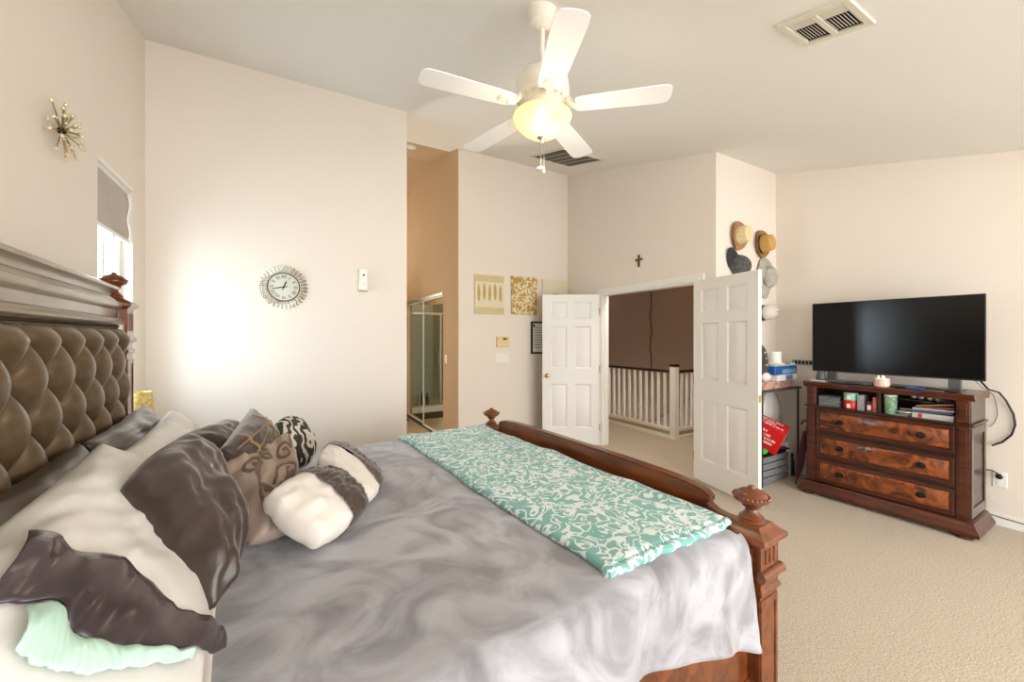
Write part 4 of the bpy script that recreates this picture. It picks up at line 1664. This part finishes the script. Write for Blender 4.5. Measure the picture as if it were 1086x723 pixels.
# framed side panels
for sg in (-1, 1):
    mb = MB()
    Y = sg * HWD
    for a, b, c, d in ((-.195, -.150, .14, .80), (.160, .205, .14, .80), (-.150, .160, .14, .21), (-.150, .160, .74, .80)):
        mb.box((a, min(Y, Y + sg * .008), c), (b, max(Y, Y + sg * .008), d))
    mb.box((-.195, min(Y, Y + sg * .004), .835), (.205, max(Y, Y + sg * .004), .998))
    mb.build('side_panel', M['reflectwalnut'], dr, .003)
for zc_ in (.702, .467, .235):
    H2, W2 = .100, .442
    mb = MB()
    mb.box((-.203, -W2, zc_ - H2), (-.195, W2, zc_ + H2))
    for a, b, c, d in ((-W2, W2, zc_ - H2, zc_ - H2 + .016), (-W2, W2, zc_ + H2 - .016, zc_ + H2), (-W2, -W2 + .016, zc_ - H2 + .016, zc_ + H2 - .016), (W2 - .016, W2, zc_ - H2 + .016, zc_ + H2 - .016)):
        mb.box((-.212, a, c), (-.202, b, d))
    dw = mb.build('drawer', M['mahogany'], dr, .003)
    mb = MB()
    w0, h0, w1, h1 = W2 - .030, H2 - .030, W2 - .042, H2 - .042
    vs = [(-.2032, y, z) for y, z in ((-w0, zc_ - h0), (w0, zc_ - h0), (w0, zc_ + h0), (-w0, zc_ + h0))] + [(-.211, y, z) for y, z in ((-w1, zc_ - h1), (w1, zc_ - h1), (w1, zc_ + h1), (-w1, zc_ + h1))]
    mb.add(vs, [(k, (k + 1) % 4, 4 + (k + 1) % 4, 4 + k) for k in range(4)] + [(4, 5, 6, 7)])
    mb.build('veneer_panel', M['burl'], dw)['label'] = 'orange brown burl veneer'
    for y in (-.262, .262):
        Q = Matrix.Translation((-.211, y, zc_)) @ Matrix.Rotation(-PI / 2, 4, 'Y')
        mb = MB()
        mb.lathe([(.024, 0), (.024, .003), (.019, .005), (.008, .008), (.007, .016), (.014, .020), (.018, .026), (.016, .033), (.005, .037)], 20, Q @ Matrix.Scale(1.25, 4, (0, 1, 0)))
        mb.build('drawer_knob', M['darkmetal'], dw)['label'] = 'dark metal oval knob'

# ------------------------------------------------------------------ television
TVX, TVY = 4.52, 1.405
tv = thing('television', 'large black flat screen television standing on the dresser', 'television', (TVX, TVY, 1.05), R(.6))
W2 = .559
mb = MB()
mb.box((0, -W2, .088), (.012, W2, .742))
mb.box((.012, -W2 * .97, .11), (.030, W2 * .97, .73))
mb.box((.030, -W2 * .6, .12), (.055, W2 * .6, .45))
for a, b, c, d in ((-W2, W2, .088, .102), (-W2, W2, .735, .742), (-W2, -W2 + .007, .102, .735), (W2 - .007, W2, .102, .735)):
    mb.box((-.004, a, c), (0, b, d))
mb.build('housing', M['black'], tv, .002)
MB().box((-.0012, -W2 + .007, .102), (.0, W2 - .007, .735)).build('screen', mat('tv_screen', (8, 8, 9), .20, spec=.4), tv)
for y in (-.40, .40):
    mb = MB()
    mb.box((-.005, y - .035, .012), (.028, y + .035, .090))
    mb.box((-.10, y - .038, .0), (.12, y + .038, .012))
    mb.build('stand_foot', mat('stand_grey' if y < 0 else 'stand_grey_b', (96, 94, 92), .35, .3), tv, .003)


def onD(x, y, z=1.05):
    return DM @ Vector((x, y, z))


def place(o, x, y, z, rz=0):
    o.location = onD(x, y, z)
    o.rotation_euler = (0, 0, DR + rz)
    return o


sk = place(thing('smart_speaker', 'small cone shaped grey speaker at the left end of the dresser top', 'speaker'), -.075, .455, 1.062)
MB().lathe([(.040, 0), (.042, .004), (.030, .078), (.027, .083), (.004, .084)], 28).build('speaker_body', mat('gunmetal', (92, 92, 94), .4, .5), sk)
MB().lathe([(.043, -.002), (.044, .003), (.042, .006)], 28).build('base_ring', M['black'], sk)
o = place(MB().box((-.06, -.065, 0), (.06, .065, .010)).build('white_pad', M['white'], bev=.003), -.08, .455, 1.05)
tag(o, 'flat white pad under the cone speaker', 'pad')
cb = place(thing('cable_box', 'flat grey cable box lying before the television', 'cable box'), -.10, .215, 1.05)
MB().box((-.055, -.155, .004), (.055, .155, .024)).build('casing', mat('box_grey', (92, 94, 92), .35), cb, .003)
MB().box((-.0565, -.10, .009), (-.055, .02, .018)).build('front_display', M['black'], cb)
for x in (-.04, .04):
    for y in (-.13, .13):
        MB().lathe([(.008, 0), (.008, .005)], 10, Matrix.Translation((x, y, 0))).build('foot', M['black'], cb)
cd = place(thing('jar_candle', 'lit pinkish jar candle standing before the television', 'candle'), -.115, .0, 1.05)
MB().lathe([(.050, 0), (.053, .004), (.053, .062), (.050, .064)], 28).build('glass_jar', mat('candle_glass', (236, 196, 180), .15, rgb2=(242, 216, 200), scale=10), cd)
MB().lathe([(.047, .0645), (.046, .066)], 24).build('wax', glow('candle_wax', (255, 220, 190), .5), cd)
for k in range(3):
    a = k * 2.1
    MB().lathe([(.001, .066), (.004, .072), (.004, .078), (.0005, .090)], 10, Matrix.Translation((.02 * math.cos(a), .02 * math.sin(a), 0))).build('flame', glow('flame_%d' % k, (255, 222, 150), 5), cd)
rm = place(thing('pen', 'blue capped marker lying across the dresser top', 'marker'), -.135, -.155, 1.058, R(-8))
MB().tube([(0, -.115, 0), (0, .0, 0)], [.008, .008], 12).build('barrel', mat('marker_blue', (60, 104, 190), .4), rm)
MB().tube([(0, 0, 0), (0, .075, 0), (0, .11, 0)], [.0085, .0075, .003], 12).build('cap', M['black'], rm)
br = place(thing('hair_brush', 'black handled brush lying beside the right television foot', 'brush'), -.125, -.325, 1.062, R(-6))
MB().tube([(0, -.04, 0), (0, .02, 0), (0, .10, 0), (0, .12, 0)], [.006, .008, .010, .004], 12).build('handle', M['black'], br)
mb = MB()
mb.prism([(-.018, -.14), (.018, -.14), (.022, -.09), (.010, -.035), (-.010, -.035), (-.022, -.09)], -.006, .006, 'z')
mb.build('head', mat('brush_head', (70, 66, 62), .5), br, .003)

# ---- things inside the open bays (floor of the bays at z .828)
ZB = .829
bn = place(thing('storage_bin', 'clear plastic bin of small packets in the left bay', 'bin'), -.085, .355, ZB)
cl = mat('clear_plastic', (190, 196, 196), .15, trans=.75, ior=1.1)
mb = MB()
for a, b, c, d in ((-.09, -.086, -.078, .078), (.086, .09, -.078, .078), (-.086, .086, -.078, -.074), (-.086, .086, .074, .078)):
    mb.box((a, c, 0), (b, d, .085))
mb.box((-.086, -.074, 0), (.086, .074, .004))
mb.build('tub', cl, bn)
mb = MB()
for a, b, c, d in ((-.095, -.084, -.083, .083), (.084, .095, -.083, .083), (-.084, .084, -.083, -.072), (-.084, .084, .072, .083)):
    mb.box((a, c, .085), (b, d, .092))
mb.build('rim', cl, bn, .002)
for k in range(9):
    c = ((60, 66, 84), (200, 200, 198), (120, 116, 112), (176, 172, 176))[k % 4]
    mb = MB()
    mb.box((-.022, -.014, -.004), (.022, .014, .004))
    o = mb.build('packet', mat('packet_%d' % k, c, .5), bev=.002)
    o.matrix_world = DM @ T(-.14 + .022 * (k % 3) + .0, .305 + .028 * (k % 5), ZB + .024 + .022 * (k // 4), rz=.5 * k, rx=.4 * (k % 3))
    tag(o, 'small packet lying in the clear bin in the left bay', 'packet', 'packets in the clear bin')


def tin(label, x, y, z, r, h, c, lidc, name='round_tin', cat='tin'):
    t = place(thing(name, label, cat), x, y, z)
    MB().lathe([(r * .94, 0), (r, .006), (r, h * .72), (r * .98, h * .74)], 28).build('body', mat('tin_body', c, .35), t)
    MB().lathe([(r * 1.03, h * .74), (r * 1.03, h * .96), (r * .98, h), (r * .3, h)], 28).build('lid', mat('tin_lid', lidc, .35), t)
    MB().box((-r * 1.01, -.012, h * .15), (-r * .95, .012, h * .62)).build('paper_label', M['white'], t)
    return t


tin('red tin with white label under the teal tin in the left bay', -.135, .205, ZB, .052, .078, (196, 34, 30), (190, 34, 28))
tin('teal tin stacked on the red tin in the left bay', -.135, .205, ZB + .0785, .050, .066, (150, 204, 182), (176, 186, 176))
o = place(MB().box((-.05, -.022, 0), (.05, .022, .135)).build('grey_carton', mat('carton_grey', (150, 154, 158), .5), bev=.003), -.125, .126, ZB)
tag(o, 'upright grey carton beside the stacked tins', 'carton')
tin('small jar with pink label left of the bay divider', -.14, .068, ZB, .028, .085, (170, 60, 56), (60, 40, 36), 'jar', 'jar')
o = place(MB().box((-.04, -.012, 0), (.04, .012, .125)).build('card_box', mat('card_pink', (208, 70, 74), .5, rgb2=(214, 150, 136), scale=12), bev=.002), -.14, .028, ZB)
tag(o, 'thin red and pink box against the bay divider', 'box')
tb = place(thing('tumbler', 'green and blue flowered tumbler at the left of the right bay', 'tumbler'), -.135, -.062, ZB)
MB().lathe([(.036, 0), (.038, .004), (.042, .15), (.040, .152)], 24).build('cup', scroll_mat('tumbler_print', (150, 184, 190), (112, 148, 92), 30, .09, .35), tb)
MB().lathe([(.043, .148), (.043, .156), (.036, .160), (.004, .160)], 24).build('lid', M['white'], tb)
# steel trays, silver ornaments, folders
o = place(MB().box((-.09, -.10, 0), (.09, .10, .004)).build('glass_tray', mat('steel_tray', (130, 132, 130), .3, .6), bev=.002), .02, -.20, ZB + .118)
o.rotation_euler[0] = R(3)
tag(o, 'thin grey tray high in the right bay', 'tray')
for k, y in enumerate((-.178, -.222, -.275, -.318)):
    o = place(thing('ornament_ball', ('leftmost silver ball on the tray in the right bay', 'second silver ball from the left on the tray', 'third silver ball from the left on the tray', 'rightmost silver ball on the tray in the right bay')[k], 'ornament', group='silver balls on the tray'), -.03, y, ZB + .150 - .0025 * k)
    MB().ball((0, 0, 0), .021, 16).build('ball', mat('silver_ball_%d' % k, (206, 200, 190), .3, .8), o)
    MB().lathe([(.005, .020), (.005, .027), (.002, .029)], 10).build('cap', M['brass'], o)
o = place(MB().ball((0, 0, 0), .022, 14, (1, 1.5, .8)).build('purple_pouch', mat('purple_velvet', (92, 50, 78), .8, sheen=.4)), -.03, -.365, ZB + .140)
tag(o, 'small purple pouch at the end of the row of silver balls', 'pouch')
for k, (y0, y1, z0, z1, hh, c) in enumerate(((-.19, -.425, .046, .050, .018, (84, 88, 112)), (-.20, -.43, .064, .070, .012, (190, 186, 202)), (-.24, -.43, .078, .096, .007, (196, 98, 66)), (-.22, -.43, .088, .122, .007, (170, 148, 120)))):
    mb = MB()
    mb.hexa([(-.10, y1, z1), (.08, y1, z1), (.08, y0, z0), (-.10, y0, z0)], [(-.10, y1, z1 + hh), (.08, y1, z1 + hh), (.08, y0, z0 + hh), (-.10, y0, z0 + hh)])
    o = mb.build('folder', mat('folder_%d' % k, c, .6), bev=.001)
    place(o, -.06, 0, ZB)
    tag(o, ('slate folder at the bottom of the slanted pile in the right bay', 'lilac folder second from the bottom of the slanted pile', 'orange folder under the tan one in the slanted pile', 'tan folder on top of the slanted pile in the right bay')[k], 'folder', 'folders in the right bay')
bk = place(thing('paper_booklet', 'white booklet with a red square lying under the folders', 'booklet'), -.06, -.315, ZB)
MB().box((-.11, -.115, .0), (.08, .115, .040)).build('pages', mat('paper_grey', (196, 194, 188), .7), bk, .002)
MB().box((-.1115, .055, .004), (-.1095, .078, .036)).build('red_square', mat('red_ink', (206, 42, 40), .5), bk)
for k in range(4):
    o = place(MB().box((-.04, -.035, 0), (.04, .035, .004 + .002 * k)).build('paper_scrap', mat('scrap_%d' % k, ((214, 212, 204), (150, 146, 138), (224, 222, 210), (120, 104, 110))[k], .7)), -.14, -.135 - .012 * k, ZB + .0 + .014 * k, .5 * k)
    o.rotation_euler[0] = R(7 * (k % 2) * k)
    tag(o, 'crumpled paper scrap beside the flowered tumbler', 'paper', 'paper scraps in the right bay')

# ---- cords right of the dresser and the outlet they feed
o = MB().tube([(4.60, .90, 1.16), (4.66, .885, 1.11), (4.72, .87, 1.065), (4.80, .83, 1.04), (4.825, .80, .98), (4.835, .765, .88), (4.835, .757, .80), (4.835, .775, .72), (4.83, .82, .655), (4.815, .87, .62)], .0065, 8).build('television_cable', M['black'])
tag(o, 'thick black cable looping down the wall beside the dresser', 'cable')
o = MB().tube([(4.62, .93, 1.15), (4.70, .90, 1.08), (4.80, .86, 1.02), (4.838, .85, .94), (4.84, .845, .86), (4.84, .86, .80), (4.835, .885, .76)], .002, 6).build('thin_cord', M['darkmetal'])
tag(o, 'thin grey cord hanging beside the thick black cable', 'cord')
o = plate('wall_outlet', 'white wall outlet low on the right wall beside the dresser', 'outlet', FACE_X(XR, .835, .36), .075, .12, M['white'], 0)
mb = MB()
for z in (-.025, .025):
    mb.lathe([(.018, 0), (.018, .003)], 18, Matrix.Translation((0, .006, z)) @ Matrix.Rotation(-PI / 2, 4, 'X'))
mb.build('socket', M['white'], o)
pg = thing('power_plug', 'black power plug in the outlet beside the dresser', 'plug', (4.832, .835, .385))
MB().ball((0, 0, 0), .020, 12, (.6, 1, 1.1)).build('plug_body', M['black'], pg)
MB().tube([(-.004, 0, -.005), (-.02, .01, .03), (-.02, .03, .04), (-.01, .07, .038), (-.005, .10, .03)], .005, 8).build('cord', M['black'], pg)
o = MB().tube([(4.80, .96, .11), (4.83, .87, .075), (4.832, .75, .065), (4.835, .55, .05), (4.835, .2, .04)], .003, 6).build('floor_cord', M['darkmetal'])
tag(o, 'thin dark cord running along the right baseboard', 'cord')

# ------------------------------------------------------------------ rack and clutter between the right door and the dresser
rk = thing('utility_rack', 'dark thin-legged rack holding papers left of the dresser', 'rack', (4.40, 2.32, 0))
MB().box((-.36, -.145, .925), (.37, .135, .945)).build('top_shelf', mat('rack_grey', (78, 76, 72), .5), rk, .003)
MB().box((-.345, .03, .455), (.345, .125, .467)).build('lower_shelf', bpy.data.materials['rack_grey'], rk, .003)
for x in (-.34, .34):
    for y in (-.125, .122):
        MB().tube([(x, y, 0), (x, y, .926)], .0085, 8).build('leg', M['darkmetal'], rk)
RZ = .9455


def rput(o, x, y, z, rz=0):
    o.location = (x, y, z)
    o.rotation_euler = (0, 0, rz)
    return o


copper = scroll_mat('copper_print', (150, 86, 66), (226, 178, 160), 26, .10, .5)
for k in range(2):
    o = rput(MB().box((-.30, -.10, 0), (.30, .10, .036)).build('wrapped_parcel', copper, bev=.006), 4.40 + .02 * k, 2.30, RZ + .037 * k, R(3 * k))
    tag(o, ('flat copper printed parcel lying on the rack shelf', 'upper copper printed parcel under the white box')[k], 'parcel', 'copper parcels on the rack')
o = rput(thing('paper_box', 'white box with blue panel on the copper parcels', 'box'), 4.52, 2.28, RZ + .0745)
MB().box((-.19, -.09, 0), (.19, .09, .062)).build('box_body', M['white'], o, .003)
MB().box((-.03, -.0915, .006), (.10, -.0895, .056)).build('blue_panel', mat('panel_blue', (96, 128, 196), .5), o)
o = rput(thing('paper_ream', 'bright blue pack of paper on top of the white box', 'paper pack'), 4.50, 2.28, RZ + .137)
MB().box((-.215, -.09, 0), (.215, .09, .088)).build('wrapper', mat('ream_blue', (38, 88, 160), .4), o, .012)
MB().box((-.08, -.0915, .012), (.18, -.0895, .055)).build('pale_label', mat('ream_label', (120, 160, 200), .5), o)
MB().box((-.21, -.085, .088), (.21, .085, .100)).build('green_lid', mat('ream_lid', (176, 206, 180), .5), o, .004)
o = rput(thing('paper_cup', 'white cylinder canister standing on the blue pack', 'canister'), 4.48, 2.29, RZ + .238)
MB().lathe([(.055, 0), (.057, .004), (.056, .128), (.052, .132), (.004, .133)], 28).build('canister', M['white'], o)
MB().lathe([(.082, 0), (.082, .012), (.06, .018)], 28).build('saucer', M['offwhite'], o)
# plush crescent moon
mo = rput(thing('plush_moon', 'dark grey crescent moon plush with pale stars beside the right door', 'plush toy'), 4.11, 2.27, RZ + .075)
mb = MB()
pts, rad = [], []
for k in range(25):
    a = R(-58 + 150 * k / 24)
    pts.append((-.06 + .145 * math.cos(a), 0, .175 + .20 * math.sin(a)))
    rad.append(.006 + .052 * math.sin(PI * (k + .6) / 25.2) ** .8)
mb.tube(pts, rad, 16)
mb.build('moon_body', mat('plush_grey', (58, 54, 52), .85, rgb2=(78, 72, 68), scale=20, sheen=.4), mo, sub=1)
for k in (5, 9, 12, 15, 19):
    p, r_ = pts[k], rad[k]
    MB().ball((p[0] - .01, p[1] - r_ * .92, p[2]), .009, 8, (1, .4, 1)).build('star', M['white'], mo)
# cotton white pouch and daisy shaped roll
o = rput(MB().ball((0, 0, 0), .06, 18, (1, .8, .8)).build('tissue_bundle', mat('tissue', (232, 222, 220), .9, bump=.6, bscale=30)), 4.20, 2.24, RZ + .074 + .048)
tag(o, 'crumpled white tissue bundle at the foot of the moon plush', 'tissue')
dz = rput(thing('flower_decoration', 'pale blue flower shaped decoration at the right end of the rack', 'decoration'), 4.665, 2.215, RZ + .18)
mb = MB()
for k in range(6):
    a = k * PI / 3
    mb.ball((.045 * math.cos(a), 0, .045 * math.sin(a)), .035, 12, (1, .4, 1))
mb.build('petals', mat('petal_blue', (196, 216, 224), .7), dz)
MB().ball((0, -.012, 0), .02, 12, (1, .6, 1)).build('flower_centre', mat('flower_blue', (60, 90, 120), .6), dz)
MB().tube([(0, .01, -.04), (0, .01, -.105)], .006, 8).build('stem', M['white'], dz)
wr = rput(thing('wall_organizer', 'grey slotted strip on the wall behind the blue flower', 'organizer'), XR, 2.16, 1.17)
mb = MB()
mb.box((-.012, -.14, 0), (0, .14, .05))
mb.build('back_plate', mat('organizer_grey', (150, 150, 148), .5), wr, .003)
mb = MB()
for k in range(7):
    mb.box((-.0135, -.12 + .035 * k, .010), (-.0118, -.10 + .035 * k, .040))
mb.build('slots', M['darkmetal'], wr)

# grey slatted crate
crt = rput(thing('slatted_crate', 'grey wooden slatted crate on the carpet beside the right door', 'crate'), 4.33, 2.325, 0)
gw = mat('crate_grey', (112, 114, 118), .7, rgb2=(134, 136, 138), scale=6, stretch=(1, 6, 12), bump=.15)
for z in (.012, .080, .148, .216):
    for y in (-.118, .106):
        mb = MB()
        mb.box((-.245, y, z), (.245, y + .012, z + .058))
        mb.build('slat', gw, crt, .003)
    for x in (-.245, .233):
        mb = MB()
        mb.box((x, -.106, z), (x + .012, .106, z + .058))
        mb.build('slat', gw, crt, .003)
for x in (-.222, .222):
    for y in (-.097, .097):
        MB().box((x - .011, y - .009, 0), (x + .011, y + .009, .278)).build('corner_block', gw, crt, .002)
MB().box((-.233, -.106, .012), (.233, .106, .022)).build('crate_floor', gw, crt)
# cloth, gloves and green pouch on the crate
o = rput(MB().box((-.23, -.10, 0), (.23, .10, .016)).build('black_mat', M['black'], bev=.006), 4.33, 2.32, .2785)
tag(o, 'black folded cloth lying over the crate', 'cloth')
o = rput(MB().ball((0, 0, 0), .05, 16, (1.7, .9, .62)).build('green_pouch', mat('lime_green', (70, 190, 66), .5)), 4.15, 2.25, .326)
tag(o, 'bright green pouch on the crate by the door edge', 'pouch')
pk = mat('pink_print', (170, 60, 100), .7, rgb2=(40, 34, 40), scale=30)
for k, (x, y) in enumerate(((4.40, 2.25), (4.50, 2.26))):
    g = rput(thing('garden_glove', ('pink and black glove under the red box', 'pink and black glove at the right end of the crate')[k], 'glove', group='gloves on the crate'), x, y, .296, R(20 - 50 * k))
    mb = MB()
    mb.ball((0, 0, .016), .042, 14, (1.1, .9, .38))
    mb.build('palm', pk, g)
    for q in range(4):
        MB().tube([(.03, -.026 + .017 * q, .014), (.06, -.034 + .022 * q, .020), (.082, -.038 + .025 * q, .014)], [.011, .010, .007], 8).build('finger', pk, g)
    MB().tube([(0, .03, .014), (.02, .058, .018), (.032, .068, .014)], [.012, .010, .007], 8).build('thumb', pk, g)
    MB().tube([(-.03, 0, .016), (-.075, 0, .018)], [.03, .034], 12).build('cuff', M['black'], g)
# red carton lying tilted
rb = thing('red_carton', 'bright red carton with white lettering tipped on the crate', 'carton', (4.30, 2.30, .485))
rb.rotation_euler = (R(16), R(22), R(-70))
red = mat('carton_red', (214, 26, 30), .4)
mb = MB()
mb.box((-.17, -.095, -.135), (.17, .095, .135))
mb.build('carton_body', red, rb, .006)
mb = MB()
random.seed(3)
for k, (xa, xb) in enumerate(((-.10, .02), (-.15, .06), (-.15, .13), (-.15, .10))):
    z = .085 - .042 * k
    x = xa
    while x < xb:
        L = random.choice((.008, .010, .012, .005))
        mb.box((x, -.0958, z - .012), (x + L, -.0945, z + .012))
        x += L + random.choice((.004, .004, .012))
for k, (xa, xb) in enumerate(((-.12, .12), (-.12, .06), (-.12, .13))):
    y = .05 - .045 * k
    x = xa
    while x < xb:
        L = random.choice((.008, .010, .012, .005))
        mb.box((x, y - .012, .1345), (x + L, y + .012, .1358))
        x += L + random.choice((.004, .004, .012))
for k in range(3):
    mb.box((-.168, -.0958, -.125 + .014 * k), (-.11, -.0945, -.117 + .014 * k))
for k in range(3):
    z = .05 - .04 * k
    mb.box((.1695, -.07, z - .008), (.1708, .07 - .03 * k, z + .008))
mb.build('white_lettering', M['white'], rb)
# white bag behind it, teal hoop, white board, dark bottle, umbrella
wb = rput(thing('laundry_bag', 'soft white bag standing below the rack shelf behind the red carton', 'bag'), 4.53, 2.375, .475)
mb = MB()


def bag(a, b):
    an = 2 * PI * a
    z = b * .435
    r = .05 + .11 * math.sin(PI * min(1, b * 1.05)) ** .6 if b < .93 else .045
    r *= 1 + .07 * math.sin(an * 5 + 3 * b) + .05 * math.sin(an * 9)
    return (1.1 * r * math.cos(an), .42 * r * math.sin(an), z)


mb.grid(48, 24, bag)
mb.build('bag_body', mat('bag_cotton', (226, 222, 214), .9, bump=.3, bscale=20), wb, ang=180, weld=True)
MB().tube([(.055 * math.cos(t), .03 * math.sin(t), .415) for t in [2 * PI * k / 20 for k in range(20)]], .006, 6, closed=True).build('drawstring', M['brown'], wb)
MB().tube([(0, -.02, .41), (-.01, -.05, .43), (-.012, -.06, .452)], .004, 6).build('drawstring', M['brown'], wb)
hp = rput(thing('toy_hoop', 'teal and yellow ring standing on the lower rack shelf', 'hoop'), 4.70, 2.395, .57)
mb = MB()
mb.tube([(.085 * math.cos(t), .0, .085 * math.sin(t)) for t in [2 * PI * k / 36 for k in range(36)]], .018, 10, closed=True)
mb.build('ring', mat('hoop_teal', (120, 196, 204), .5, rgb2=(214, 206, 120), scale=9), hp)
MB().tube([(.058 * math.cos(t), 0, .058 * math.sin(t)) for t in [2 * PI * k / 30 for k in range(30)]], .009, 8, closed=True).build('inner_ring', M['white'], hp)
o = rput(MB().box((-.024, -.05, 0), (.024, .05, .36)).build('white_board', M['white'], bev=.004), 4.622, 2.27, 0)
tag(o, 'narrow white board standing upright at the crate corner', 'board')
bt = rput(thing('dark_bottle', 'dark green flask standing by the white board', 'flask'), 4.69, 2.235, 0)
MB().lathe([(.026, 0), (.028, .006), (.028, .15), (.016, .18), (.015, .20)], 20).build('flask_body', mat('flask_green', (40, 62, 60), .4), bt)
MB().lathe([(.018, .20), (.018, .23), (.004, .232)], 16).build('cap', M['black'], bt)
um = thing('umbrella', 'folded plum umbrella leaning on the left side of the dresser', 'umbrella', (4.44, 2.075, 0))
pl = mat('umbrella_plum', (96, 38, 66), .7, rgb2=(70, 44, 40), scale=20)
d = Vector((.07, -.075, .62))
mb = MB()


def fold(a, b):
    an = 2 * PI * a
    r = (.006 + .024 * min(1, b * 3.2) * (1 - .35 * b)) * (1 + .22 * math.sin(8 * an + 5 * b))
    p = d * (.06 + .80 * b)
    return (p.x + r * math.cos(an), p.y + r * math.sin(an), p.z)


mb.grid(48, 20, fold)
mb.build('folded_canopy', pl, um, ang=180)
MB().tube([(0, 0, 0), d * .07], [.004, .007], 8).build('tip', M['darkmetal'], um)
MB().tube([d * .85, d * .97, d * 1.03 + Vector((-.01, .01, 0)), d * 1.03 + Vector((-.035, .03, 0)), d * .97 + Vector((-.045, .035, 0))], .009, 10).build('handle', M['oakred'], um)
